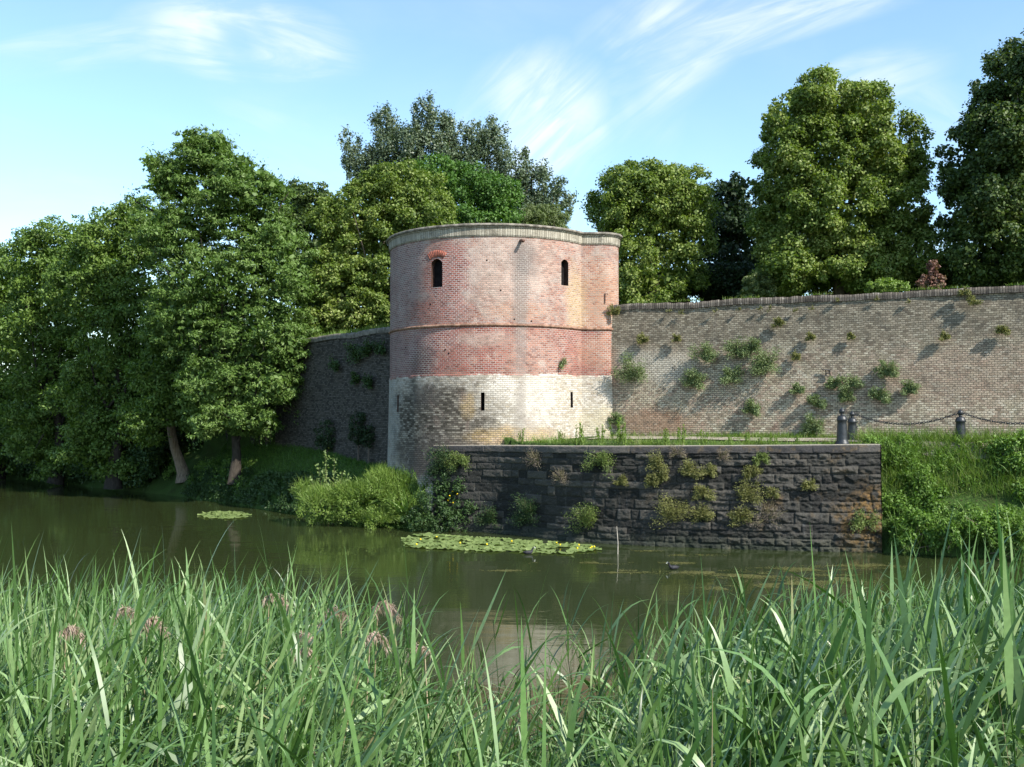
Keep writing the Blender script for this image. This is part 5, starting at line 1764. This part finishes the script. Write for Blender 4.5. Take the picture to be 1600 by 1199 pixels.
# pale flowers upper
q = at(716, 752, 33.8); root = empty('pale_leaved_plant', q); tag(root, 'plant with a few pale leaves poking out of the shade at the quay end', 'plant')
Pc = np.repeat(np.array([q]), 40, 0) + rng.normal(0, 0.10, (40, 3)); A = rand_dirs(40)
V, F = leaf_quads(Pc, A, perp(A), 0.08, 0.05)
child_world(link('leaves', np_mesh('leaves', V, F), m_weed), root)
V, F = tube([tuple(at(716, 790, 33.8)), tuple(q)], [0.012, 0.004], 5)
child_world(link('stem', np_mesh('stem', V, F), m_stem), root)

# ------------------------------------------------------------------ right bank brambles
n = 1500
xs = rng.uniform(10.35, 19, n); yw = np.interp(xs, WX, WY)
dd = rng.uniform(-0.55, 2.1, n)
Y = yw + dd
P = np.stack([xs, Y, np.maximum(hfun(xs, Y), 0.25 + rng.random(n) * 0.7 * (dd < 0.3))], 1)
P[:, 2] += rng.uniform(-0.1, 0.12, n)
P[:, 2] += (vnoise(P[:, 0] * 1.1, P[:, 1] * 1.4, 41) - 0.75) * 0.7
hol = fbm(P[:, 0] * 1.5, P[:, 2] * 1.6, 61, 3)
P = P[hol > 0.36]
P[:, 1] -= vnoise(P[:, 0] * 1.3, P[:, 2] * 1.5, 43) * 0.75 - 0.15
selA = vnoise(P[:, 0] * 0.8 + 3, P[:, 2] * 1.0, 51) > 0.42
Va = undergrowth('x', P[selA], 0.24, 95, 0.085, 0.06, m_bushy, '')
Vb = undergrowth('x', P[~selA], 0.22, 90, 0.12, 0.026, m_bushy, '')
kk = rng.integers(0, len(P), 9000)
Pg_ = P[kk] + rng.normal(0, 0.12, (9000, 3))
Vc = grass_patch(Pg_, 0.2, 0.6, 0.014, lean=0.45)
V, F = merge([Va, Vb, Vc])
tag(link('brambles', np_mesh('brambles', V, F), m_bushy), 'dense bright green brambles covering the bank right of the quay', 'undergrowth', kind='stuff')
n = 16000
xs = rng.uniform(10.3, 19, n); yw = np.interp(xs, WX, WY); Y = yw + rng.uniform(0.9, 2.6, n)
P = np.stack([xs, Y, hfun(xs, Y)], 1)
V, F = grass_patch(P, 0.15, 0.65, 0.016, lean=0.4)
tag(link('bank_top_grass', np_mesh('bank_top_grass', V, F), m_grassb), 'long sunlit grass on top of the bramble bank', 'grass', kind='stuff')
# twigs
parts = []
for k in range(26):
    x = rng.uniform(10.6, 15); y = float(np.interp(x, WX, WY)) - 0.5 + rng.uniform(-.1, .3); z = rng.uniform(0.1, 0.9)
    a = np.array([x, y, z]); b_ = a + np.array([rng.uniform(-.6, .6), rng.uniform(-.3, 0), rng.uniform(-.3, .5)])
    parts.append(tube([a, (a + b_) / 2 + rng.normal(size=3) * .05, b_], [0.012, 0.009, 0.003], 5))
V, F = merge(parts)
tag(link('bare_twigs', np_mesh('bare_twigs', V, F), m_bark_pale), 'bare tangled twigs under the brambles just above the water', 'twigs', kind='stuff')

# ------------------------------------------------------------------ bollards and chains
m_boll = flat_mat('black_painted_iron', (0.016, 0.019, 0.022), 0.45, 0.5, 0.35, 9, bumpd=0.003)


def bollard(loc, h, label):
    root = empty('bollard', loc)
    tag(root, label, 'bollard', 'cast iron bollards on the terrace')
    k = h / 1.03
    prof = [(0.0, -0.05), (0.20, -0.05), (0.20, 0.035), (0.175, 0.06), (0.175, 0.075), (0.155, 0.10), (0.15, 0.16), (0.142, 0.35), (0.132, 0.55), (0.126, 0.64), (0.14, 0.655), (0.148, 0.68), (0.148, 0.71), (0.135, 0.73), (0.128, 0.75), (0.12, 0.775), (0.09, 0.80), (0.055, 0.815), (0.0, 0.815)]
    V, F = lathe([(r_ * k, z * k) for r_, z in prof], 32)
    link('post', np_mesh('post', V, F, smooth=True), m_boll, root)
    prof = [(0.0, 0.80), (0.055, 0.805), (0.045, 0.835), (0.05, 0.85)]
    for a in np.linspace(-60, 78, 10):
        prof.append((0.083 * math.cos(R(a)), 0.925 + 0.083 * math.sin(R(a))))
    prof += [(0.018, 1.015), (0.014, 1.03), (0.0, 1.032)]
    V, F = lathe([(r_ * k, z * k) for r_, z in prof], 24)
    b_ = link('ball_finial', np_mesh('ball_finial', V, F, smooth=True), m_boll, root)
    # ring the chain hooks to
    V, F = torus(0.035, 0.009)
    V = V @ np.array(Matrix.Rotation(R(90), 3, 'X')).T + np.array([0, 0.0, 0.925 * k]) + np.array([0.09 * k, 0, 0])
    link('chain_ring', np_mesh('chain_ring', V, F, smooth=True), m_boll, root)
    return root


def torus(R_, r_, a=14, b=6, sx=1.0):
    th = np.linspace(0, 2 * math.pi, a, endpoint=False); ph = np.linspace(0, 2 * math.pi, b, endpoint=False)
    T, Pp = np.meshgrid(th, ph, indexing='ij')
    V = np.stack([(R_ + r_ * np.cos(Pp)) * np.cos(T) * sx, (R_ + r_ * np.cos(Pp)) * np.sin(T), r_ * np.sin(Pp)], -1).reshape(-1, 3)
    F = []
    for i in range(a):
        for j in range(b):
            F.append((i * b + j, ((i + 1) % a) * b + j, ((i + 1) % a) * b + (j + 1) % b, i * b + (j + 1) % b))
    return V, np.array(F)


bA = Vector((slope_x(1315) * 28.9, 28.9, 2.95)); bB = Vector((slope_x(1331) * 31.0, 31.0, 2.90)); bC = Vector((slope_x(1500) * 29.4, 29.4, 2.92))
bollard(bA, 1.03, 'black iron bollard standing on the edge of the stone quay, the nearest one')
bollard(bB, 1.0, 'black iron bollard partly hidden behind the nearest bollard')
bollard(bC, 1.02, 'black iron bollard standing in the grass near the right edge of the picture')
bD = Vector((bC.x + (bC.x - bB.x), bC.y + (bC.y - bB.y), 2.95))


def chain(a, b_, sag, label):
    a = Vector(a); b_ = Vector(b_)
    n_ = int((b_ - a).length / 0.062)
    parts = []
    for i in range(n_):
        s_ = (i + 0.5) / n_
        p = a.lerp(b_, s_) - Vector((0, 0, sag * 4 * s_ * (1 - s_)))
        tg = (b_ - a).normalized() - Vector((0, 0, sag * 4 * (1 - 2 * s_) / (b_ - a).length)); tg.normalize()
        V, F = torus(0.028, 0.009, 10, 5, 1.55)
        q = tg.to_track_quat('X', 'Z').to_matrix() @ Matrix.Rotation(R(90) * (i % 2) + R(20), 3, 'X')
        parts.append((V @ np.array(q).T + np.array(p), F))
    V, F = merge(parts)
    tag(link('chain', np_mesh('chain', V, F, smooth=True), m_boll), label, 'chain', 'chains between the bollards')


hz = 0.90
chain(bB + Vector((0.1, 0, hz)), bC + Vector((-0.1, 0, hz)), 0.30, 'iron chain sagging between the hidden rear bollard and the right-hand bollard')
chain(bC + Vector((0.1, 0, hz)), bD + Vector((-0.1, 0, hz)), 0.30, 'iron chain running from the right-hand bollard out of the picture')
bollard(bD, 1.02, 'black iron bollard just beyond the right edge of the picture')

# ------------------------------------------------------------------ water lilies
m_pad = leaf_mat('lily_pad', [(0.08, 0.13, 0.035), (0.16, 0.22, 0.07), (0.25, 0.30, 0.12)], 0.1, 0.35, spec=0.5)
pads = []
for q in range(5):
    a = np.linspace(R(16), R(344), 19)
    rr_ = 1 + rng.normal(0, 0.025, 19)
    V = [(0, 0, 0.012)] + [(math.cos(t_) * r_ * 1.12, math.sin(t_) * r_, 0.006 + 0.03 * max(0, rng.normal(0, 1))) for t_, r_ in zip(a, rr_)]
    F = [(0, i, i + 1) for i in range(1, 19)]
    me = np_mesh('lily_pad', V, F); me.materials.append(m_pad); pads.append(me)


def lily_zone(n, region, size, label, group):
    got = []
    tries = 0
    while len(got) < n and tries < 20000:
        tries += 1
        px, py = region()
        x, y, z = ray(px, py)
        Yd = CAM_H / -(z / y) if z < 0 else 0
        X = x / y * Yd
        r_ = size * random.uniform(0.6, 1.25)
        if all((X - g[0]) ** 2 + (Yd - g[1]) ** 2 > ((r_ + g[2]) * 0.62) ** 2 for g in got):
            got.append((X, Yd, r_))
    for i, (X, Yd, r_) in enumerate(got):
        o = link('lily_pad', pads[i % 5])
        o.location = (X, Yd, 0.004 + (i % 7) * 0.0022); o.scale = (r_, r_, 1); o.rotation_euler = (random.gauss(0, 0.02), random.gauss(0, 0.02), random.uniform(0, 6.28))
        tag(o, label, 'lily pad', group)
    return got


def reg_main():
    # lens-shaped mat: upper edge and lower edge in the picture
    while True:
        px = random.uniform(640, 932)
        t_ = (px - 640) / 290
        up_ = 838 + 18 * t_ ** 1.3 + (3 if px < 660 else 0); lo_ = 857 + 11 * t_ - 8 * max(0, t_ - 0.86) / 0.14
        py = random.uniform(up_ - 2, lo_)
        if mnoise.noise(Vector((px * 0.035, py * 0.22, 1.7))) > -0.22 + 0.35 * max(0, abs(py - (up_ + lo_) / 2) / ((lo_ - up_) / 2 + 0.1) - 0.7):
            return px, py


got = lily_zone(170, reg_main, 0.25, 'round green lily pad in the large floating mat in front of the quay', 'lily pads in the large mat')
def reg_small():
    while True:
        px = random.uniform(314, 384); py = random.uniform(800, 811)
        if ((px - 349) / 36) ** 2 + ((py - 805.5) / 6) ** 2 < 1: return px, py
lily_zone(34, reg_small, 0.24, 'green lily pad in the small patch on the open water under the ash tree', 'lily pads in the small patch')
# flowers
V, F = lathe([(0.0, 0.0), (0.035, 0.01), (0.052, 0.04), (0.046, 0.075), (0.03, 0.085), (0.02, 0.07), (0.0, 0.065)], 10)
fme = np_mesh('lily_flower', V + np.array([0, 0, 0.05]), F, smooth=True)
Vs_, Fs_ = tube([(0, 0, -0.1), (0, 0, 0.055)], [0.008, 0.008], 6)
V, F = merge([(V + np.array([0, 0, 0.05]), F), (Vs_, Fs_)])
fme = np_mesh('lily_flower', V, F, mat_idx=[0] * (len(F) - len(Fs_)) + [1] * len(Fs_)); fme.materials.append(m_yellow); fme.materials.append(m_stem)
for i in range(13):
    px, py = reg_main()
    x, y, z = ray(px, py - 1); Yd = CAM_H / -(z / y)
    o = link('lily_flower', fme); o.location = (x / y * Yd, Yd, 0.0); o.rotation_euler.z = i; o.scale = (0.5, 0.5, 0.6)
    tag(o, 'yellow water lily bud standing just above the big lily mat', 'flower', 'yellow flowers on the lily mat')

# floating weed scum to the right of the mat
zones = [(940, 880, 40, 2.2), (1010, 861, 24, 1.2), (1080, 868, 40, 1.5), (975, 894, 50, 2.5), (1100, 895, 60, 3), (1170, 900, 60, 5), (1230, 915, 70, 7), (1140, 920, 50, 3), (850, 880, 20, 1), (1060, 880, 26, 2), (1300, 905, 60, 8), (1250, 890, 70, 4), (790, 892, 30, 1.5), (720, 858, 20, 1), (1350, 885, 60, 4)]
LP = []
for (cx, cy, rx, ry) in zones:
    k = int(rx * ry * 6)
    a = rng.normal(0, 0.5, (k, 2))
    for q in a:
        px, py = cx + q[0] * rx, cy + q[1] * ry
        x, y, z = ray(px, py); Yd = CAM_H / -(z / y)
        LP.append((x / y * Yd, Yd, 0.006))
LP = np.array(LP)
ok = vnoise(LP[:, 0] * 2.5, LP[:, 1] * 4, 6) > 0.42
LP = LP[ok]
A = rand_dirs(len(LP)) * np.array([1, 1, 0.05]); A = nrm(A); S = nrm(np.cross(np.array([0, 0, 1.0]), A))
V, F = leaf_quads(LP, A, S, rng.uniform(0.03, 0.12, len(LP)), rng.uniform(0.008, 0.03, len(LP)))
V[:, 2] = np.maximum(V[:, 2], 0.003) * 1.0
tag(link('floating_weed', np_mesh('floating_weed', V, F), leaf_mat('floating_weed_leaves', [(0.07, 0.075, 0.02), (0.12, 0.12, 0.035), (0.17, 0.16, 0.06)], 0.1)), 'olive floating weed scattered on the water in front of the quay', 'water weed', kind='stuff')

# stick in the water
x, y, z = ray(965, 866); Yd = CAM_H / -(z / y)
b0 = Vector((x / y * Yd, Yd, -0.4))
V, F = tube([b0, b0 + Vector((0.01, 0, 0.7)), b0 + Vector((-0.02, 0, 1.15))], [0.018, 0.014, 0.006], 6)
tag(link('stick', np_mesh('stick', V, F), flat_mat('weathered_wood', (0.32, 0.29, 0.24))), 'thin pale upright stick standing in the water before the quay', 'stick')


# ------------------------------------------------------------------ two water birds
def coot(px, py, heading, label):
    x, y, z = ray(px, py); Yd = CAM_H / -(z / y)
    loc = Vector((x / y * Yd, Yd, 0))
    # body: skinned chain tail - rump - chest - neck - head
    vs = [(-0.19, 0, 0.075), (-0.12, 0, 0.055), (-0.03, 0, 0.05), (0.07, 0, 0.055), (0.115, 0, 0.10), (0.125, 0, 0.155), (0.145, 0, 0.19), (0.175, 0, 0.185)]
    rs = [(0.018, 0.012), (0.06, 0.045), (0.085, 0.07), (0.068, 0.06), (0.036, 0.036), (0.027, 0.027), (0.033, 0.034), (0.02, 0.018)]
    me = bpy.data.meshes.new('water_bird')
    me.from_pydata([Vector(v) for v in vs], [(i, i + 1) for i in range(len(vs) - 1)], [])
    o = bpy.data.objects.new('water_bird', me); C.objects.link(o)
    md = o.modifiers.new('skin', 'SKIN')
    for v, r_ in zip(me.skin_vertices[0].data, rs): v.radius = r_
    me.skin_vertices[0].data[2].use_root = True
    sb = o.modifiers.new('sub', 'SUBSURF'); sb.levels = 2; sb.render_levels = 2
    me.materials.append(flat_mat('black_feathers', (0.018, 0.018, 0.022), 0.6, 0.3))
    o.location = loc; o.rotation_euler.z = heading; o.scale = (0.88, 0.88, 0.88)
    tag(o, label, 'bird', 'black water birds')
    V, F = tube([(0.185, 0, 0.19), (0.205, 0, 0.183), (0.228, 0, 0.172)], [0.012, 0.010, 0.003], 8)
    V2, F2 = tube([(0.172, 0, 0.215), (0.19, 0, 0.20)], [0.009, 0.012], 8)
    V, F = merge([(V, F), (V2, F2)])
    link('bill', np_mesh('bill', V, F, smooth=True), m_white, o)


coot(826, 866, R(15), 'black coot swimming at the front edge of the lily mat')
coot(1052, 890, R(200), 'black coot among the floating weed in front of the quay')


# ------------------------------------------------------------------ foreground reeds
prof_x = [0, 40, 70, 110, 150, 190, 240, 310, 360, 400, 430, 470, 520, 560, 620, 700, 760, 790, 830, 870, 940, 1000, 1050, 1100, 1170, 1230, 1280, 1330, 1400, 1460, 1520, 1600]
prof_y = [880, 905, 900, 862, 885, 850, 880, 835, 850, 835, 890, 925, 935, 925, 950, 985, 1000, 950, 900, 960, 930, 955, 905, 920, 915, 900, 830, 875, 890, 850, 855, 830]
mass_x = [0, 60, 130, 200, 300, 400, 440, 500, 560, 620, 700, 760, 850, 930, 1000, 1080, 1150, 1250, 1350, 1450, 1600]
mass_y = [915, 930, 905, 892, 885, 900, 1030, 1055, 1045, 1080, 1130, 1165, 1150, 1075, 1045, 1010, 985, 960, 940, 925, 905]


def reeds(count, seed, y0, y1, bias=0.0):
    global rng
    rng = np.random.default_rng(seed)
    Yb = np.sqrt(rng.uniform(y0 ** 2, y1 ** 2, count))
    px = rng.uniform(-600, 2200, count)
    X = (px - 800) / 1600 * Yb
    gz = hfun(X, Yb)
    gz = np.maximum(gz, -0.3)
    lim = np.interp(px, mass_x, mass_y)
    tall = np.interp(px, prof_x, prof_y)
    pick = rng.random(count)
    fr2 = np.clip((Yb - 2.2) / 5.0, 0, 1)
    py = lim + rng.exponential(38, count) + (1 - fr2) * rng.uniform(0, 110, count) + np.where(Yb < 3.2, 70, 0)
    pick = pick + np.where((px > 440) & (px < 1040), 0.14, 0.0)
    py = np.where((pick < 0.05 + 0.22 * np.clip((Yb - 4.0) / 3.0, 0, 1)), tall + rng.uniform(0, 1, count) * (lim - tall), py)
    v = (599.5 - py) / 1600
    c, s = math.cos(PITCH), math.sin(PITCH)
    zt = CAM_H + (s + v * c) / (c - v * s) * Yb
    H = np.minimum(zt - gz, 2.75)
    ok = H > 0.55
    return X[ok], Yb[ok], gz[ok], H[ok]


def reed_geometry(X, Y, Z, H, nleaf=9, Wl=0.026):
    wscale = np.interp(X / Y, [-0.5, -0.1, 0.15, 0.5], [0.78, 0.82, 1.0, 1.1])
    n = len(X)
    base = np.stack([X, Y, Z], 1)
    lean = np.stack([rng.normal(0.07, 0.20, n), rng.normal(0.0, 0.16, n)], 1)
    # top leaf bundle takes up the last part of the height
    Hs = np.maximum(H - 0.27, H * 0.6)
    tip = base + np.stack([lean[:, 0] * Hs, lean[:, 1] * Hs, Hs], 1)
    # stems: thin crossed ribbons (two faces each), three segments
    parts = []
    for ang in (0.0, math.pi / 2):
        sd = np.array([math.cos(ang), math.sin(ang), 0.0])
        w0 = 0.0045
        a0 = base; a1 = base + (tip - base) * 0.5 + np.stack([lean[:, 0] * -0.06, lean[:, 1] * -0.06, np.zeros(n)], 1); a2 = tip
        V = np.stack([a0 - sd * w0, a0 + sd * w0, a1 - sd * w0, a1 + sd * w0, a2 - sd * w0 * 0.5, a2 + sd * w0 * 0.5], 1)
        b_ = (np.arange(n) * 6)[:, None]
        F = np.concatenate([b_ + np.array([[0, 1, 3, 2]]), b_ + np.array([[2, 3, 5, 4]])])
        parts.append((V.reshape(-1, 3), F))
    stems_ = merge(parts)
    # leaves alternate along the stem
    idx = np.repeat(np.arange(n), nleaf); k = np.tile(np.arange(nleaf), n)
    N = len(idx)
    s_ = 0.40 + 0.60 * (k + rng.uniform(-0.3, 0.3, N)) / (nleaf - 1)
    s_ = np.clip(s_, 0.3, 1.0)
    P = base[idx] + (tip - base)[idx] * s_[:, None]
    az0 = rng.uniform(0, 2 * math.pi, n)
    az = np.where(rng.random(N) < 0.62, 0.0, math.pi) + rng.normal(0, 0.62, N)
    top = s_ > 0.93
    ang = np.where(top, rng.uniform(0.05, 0.45, N), rng.uniform(0.32, 0.98, N))   # from vertical
    wind = 0.10
    D0 = np.stack([np.cos(az) * np.sin(ang) + wind, np.sin(az) * np.sin(ang) - 0.02, np.cos(ang)], 1)
    D0 = nrm(D0)
    L = np.where(top, rng.uniform(0.22, 0.42, N), rng.uniform(0.28, 0.52, N)) * np.clip(H[idx] / 1.8, 0.55, 1.1)
    W = Wl * wscale[idx] * rng.uniform(0.6, 1.25, N) * np.where(top, 0.75, 1.0)
    g = np.where(top, rng.uniform(0.0, 1.2, N), rng.uniform(0.2, 1.8, N))
    Vl, Fl = blades(P, D0, L, W, 6, g, rng.uniform(-0.9, 0.9, N))
    return stems_, (Vl, Fl)


def reed_mat():
    m, t, out = new_mat('reed_leaves')
    g = t.n('ShaderNodeNewGeometry')
    n1 = t.noise(g.outputs['Position'], 0.8, 3, 0.6)
    f = t.math('ADD', t.math('MULTIPLY', g.outputs['Random Per Island'], 0.75), t.math('MULTIPLY', t.math('SUBTRACT', n1, 0.35), 0.8))
    col = t.ramp(f, [(0.0, (0.020, 0.055, 0.008)), (0.25, (0.045, 0.10, 0.018)), (0.5, (0.095, 0.180, 0.050)), (0.72, (0.165, 0.26, 0.095)), (0.90, (0.28, 0.36, 0.17)), (1.0, (0.36, 0.30, 0.16))])
    st = t.noise(g.outputs['Position'], 60, 2, 0.5)
    col = t.mix(1.0, col, t.ramp(st, [(0.3, 0.88), (0.7, 1.1)]), 'MULTIPLY')
    b = t.n('ShaderNodeBsdfPrincipled')
    t.link(col, b.inputs['Base Color']); b.inputs['Roughness'].default_value = 0.42; b.inputs['Specular IOR Level'].default_value = 0.5
    tr = t.n('ShaderNodeBsdfTranslucent'); t.link(t.mix(1.0, col, (1.1, 1.5, 0.35), 'MULTIPLY'), tr.inputs[0])
    mx = t.n('ShaderNodeMixShader'); mx.inputs[0].default_value = 0.16
    t.link(b.outputs[0], mx.inputs[1]); t.link(tr.outputs[0], mx.inputs[2]); t.link(mx.outputs[0], out.inputs[0])
    return m


m_reed = reed_mat()
m_dryreed = leaf_mat('dead_reed', [(0.20, 0.15, 0.08), (0.34, 0.27, 0.16), (0.42, 0.36, 0.24)], 0.2)
X, Y, Z, H = reeds(8300, 101, 3.1, 8.6)
S1, L1 = reed_geometry(X, Y, Z, H, 11, 0.031)
X, Y, Z, H = reeds(480, 102, 2.1, 3.2)
S2, L2 = reed_geometry(X, Y, Z, H, 9, 0.026)
V, F = merge([L1, L2, S1, S2])
reed_o = link('reeds', np_mesh('reeds', V, F), m_reed)
tag(reed_o, 'thick bed of tall blue-green reeds filling the near bank', 'reeds', kind='stuff')
# low green tangle among them and dead stems
n = 9000
Yb = np.sqrt(rng.uniform(1.8 ** 2, 7.6 ** 2, n)); px = rng.uniform(-600, 2200, n); X = (px - 800) / 1600 * Yb
P = np.stack([X, Yb, hfun(X, Yb)], 1)
D0 = nrm(np.stack([rng.normal(0.05, 0.7, n), rng.normal(0, 0.7, n), np.ones(n)], 1))
V1 = blades(P, D0, rng.uniform(0.4, 1.1, n), rng.uniform(0.006, 0.016, n), 5, rng.uniform(0.2, 1.2, n), rng.uniform(-1, 1, n))
tag(link('bank_sedge', np_mesh('bank_sedge', *V1), leaf_mat('sedge', [(0.02, 0.055, 0.01), (0.04, 0.09, 0.018), (0.07, 0.13, 0.03)], 0.2)), 'lower dark green sedge between the reed stems', 'sedge', kind='stuff')
n = 2200
Yb = np.sqrt(rng.uniform(2.2 ** 2, 7.6 ** 2, n)); px = rng.uniform(-50, 1650, n); X = (px - 800) / 1600 * Yb
Z = hfun(X, Yb)
P = np.stack([X, Yb, Z], 1); D0 = nrm(np.stack([rng.normal(0.05, 0.22, n), rng.normal(0, 0.2, n), np.ones(n)], 1))
lim = np.interp(px, mass_x, mass_y) + 40
zt = CAM_H - (lim - 650) / 1600 * Yb
V1 = blades(P, D0, np.clip((zt - Z), 0.3, 1.7) * rng.uniform(0.6, 1, n), rng.uniform(0.004, 0.012, n), 4, rng.uniform(0, 0.9, n))
tag(link('dead_reed_stems', np_mesh('dead_reed_stems', *V1), m_dryreed), 'straw-coloured dead stems mixed into the reed bed', 'dead reeds', kind='stuff')

# flowering reeds with drooping plumes
m_plume = leaf_mat('reed_plume', [(0.24, 0.16, 0.13), (0.36, 0.26, 0.21), (0.48, 0.38, 0.31)], 0.3)
plumes = [(432, 925, 5.6, 'reed with the largest drooping purple plume, left of the open water', 1),
          (520, 948, 5.4, 'reed with a grey nodding plume, middle one of the three tallest plumes', -1),
          (602, 938, 5.5, 'reed with a reddish plume bending right over the open water', 1),
          (190, 945, 4.6, 'reed with a pinkish plume deep in the left reed mass', -1),
          (245, 962, 4.4, 'reed with a small faded plume right of the pinkish one', 1),
          (470, 985, 4.8, 'reed with a pale pink plume under and right of the largest plume', -1),
          (483, 1010, 4.5, 'reed with a short plume, lower one of the close pair near the middle left', 1),
          (592, 985, 4.6, 'reed with a brownish plume below the reddish bending one', 1),
          (650, 1005, 4.6, 'reed with a thin plume at the edge of the open water', -1),
          (118, 975, 4.4, 'reed with a whitish plume near the left edge', 1)]
for (px, py, Yd, lab, sgn) in plumes:
    pk_ = 1.0 if py < 950 and px > 400 else 0.7
    tip = np.array(at(px, py, Yd))
    b_ = np.array([tip[0] - sgn * 0.12, Yd + 0.05, float(hfun(tip[0], Yd))])
    nk = tip
    root = empty('flowering_reed', b_); tag(root, lab, 'reed', 'flowering reeds with plumes')
    V, F = tube([b_, b_ * 0.5 + nk * 0.5 + np.array([-sgn * 0.03, 0, 0]), nk - np.array([sgn * 0.04, 0, 0.06]), nk], [0.005, 0.0045, 0.003, 0.002], 6)
    child_world(link('stem', np_mesh('stem', V, F), m_dryreed), root)
    # nodding axis
    ax = [nk + np.array([sgn * 0.10 * s_, 0, 0.02 * math.sin(s_ * 3) - 0.08 * s_ ** 2]) * pk_ - np.array([sgn * .04, 0, .02]) for s_ in np.linspace(-0.35, 1.0, 12)]
    ax = np.array(ax)
    n = 260
    i_ = rng.integers(0, 12, n); P = ax[i_] + rng.normal(0, 0.004, (n, 3))
    D0 = nrm(np.stack([sgn * rng.uniform(0.1, 0.9, n), rng.normal(0, 0.4, n), rng.uniform(-0.7, 0.5, n)], 1))
    V, F = blades(P, D0, rng.uniform(0.03, 0.085, n) * pk_, 0.0045 * rng.uniform(.6, 1.4, n), 4, rng.uniform(1.0, 2.5, n), rng.uniform(-1, 1, n), taper=0.8)
    child_world(link('plume', np_mesh('plume', V, F), m_plume), root)
    m_ = 4
    P = b_ + (nk - b_) * rng.uniform(0.4, 0.85, m_)[:, None]
    D0 = nrm(np.stack([rng.normal(0, 0.6, m_), rng.normal(0, .4, m_), np.ones(m_)], 1))
    for q in range(m_):
        V, F = blades(P[q:q + 1], D0[q:q + 1], 0.4, 0.022, 6, 1.2)
        child_world(link('leaf', np_mesh('leaf', V, F), m_reed), root)

# a few tall near reeds with broad leaves standing out (right and middle)
tall = [(1282, 835, 4.2, 'tall broad-leaved reed rising in front of the right end of the quay'), (1425, 850, 4.0, 'tall reed with two sharp leaves before the brambles, left of the other'),
        (1515, 790, 4.4, 'tallest upright reed before the brambles near the right edge'), (1592, 800, 3.8, 'tall reed cut by the right edge of the picture'),
        (825, 985, 3.3, 'reed with a fan of broad leaves in the middle, in front of the tower reflection'), (1040, 1000, 2.7, 'nearest broad-leaved reed low in the middle right'),
        (1110, 880, 4.6, 'slim tall reed standing over the open water right of the middle')]
for (px, py, Yd, lab) in tall:
    tip = np.array(at(px, py, Yd)); z0 = float(hfun(tip[0], Yd))
    b_ = np.array([tip[0] - 0.05, Yd, z0]); H_ = tip[2] - z0
    root = empty('tall_reed', b_); tag(root, lab, 'reed', 'tall single reeds standing out')
    st_top = b_ + (tip - b_) * 0.78
    V, F = tube([b_, (b_ + st_top) / 2, st_top], [0.007, 0.006, 0.003], 8)
    child_world(link('stem', np_mesh('stem', V, F, smooth=True), m_reed), root)
    n = 9
    for q in range(n):
        s_ = 0.45 + 0.55 * q / (n - 1)
        P = (b_ + (st_top - b_) * s_)[None]
        sg = 1 if q % 2 else -1
        a_ = 0.12 if q >= n - 2 else rng.uniform(0.35, 0.7)
        D0 = nrm(np.array([[sg * math.sin(a_) + 0.1, rng.normal(0, 0.25), math.cos(a_)]]))
        V, F = blades(P, D0, H_ * 0.24 if q >= n - 2 else rng.uniform(0.4, 0.6), np.array([0.034]), 9, 0.2 if q >= n - 2 else rng.uniform(0.4, 2.0), np.array([rng.normal(1.2, 0.3)]))
        child_world(link('leaf', np_mesh('leaf', V, F, smooth=True), m_reed), root)
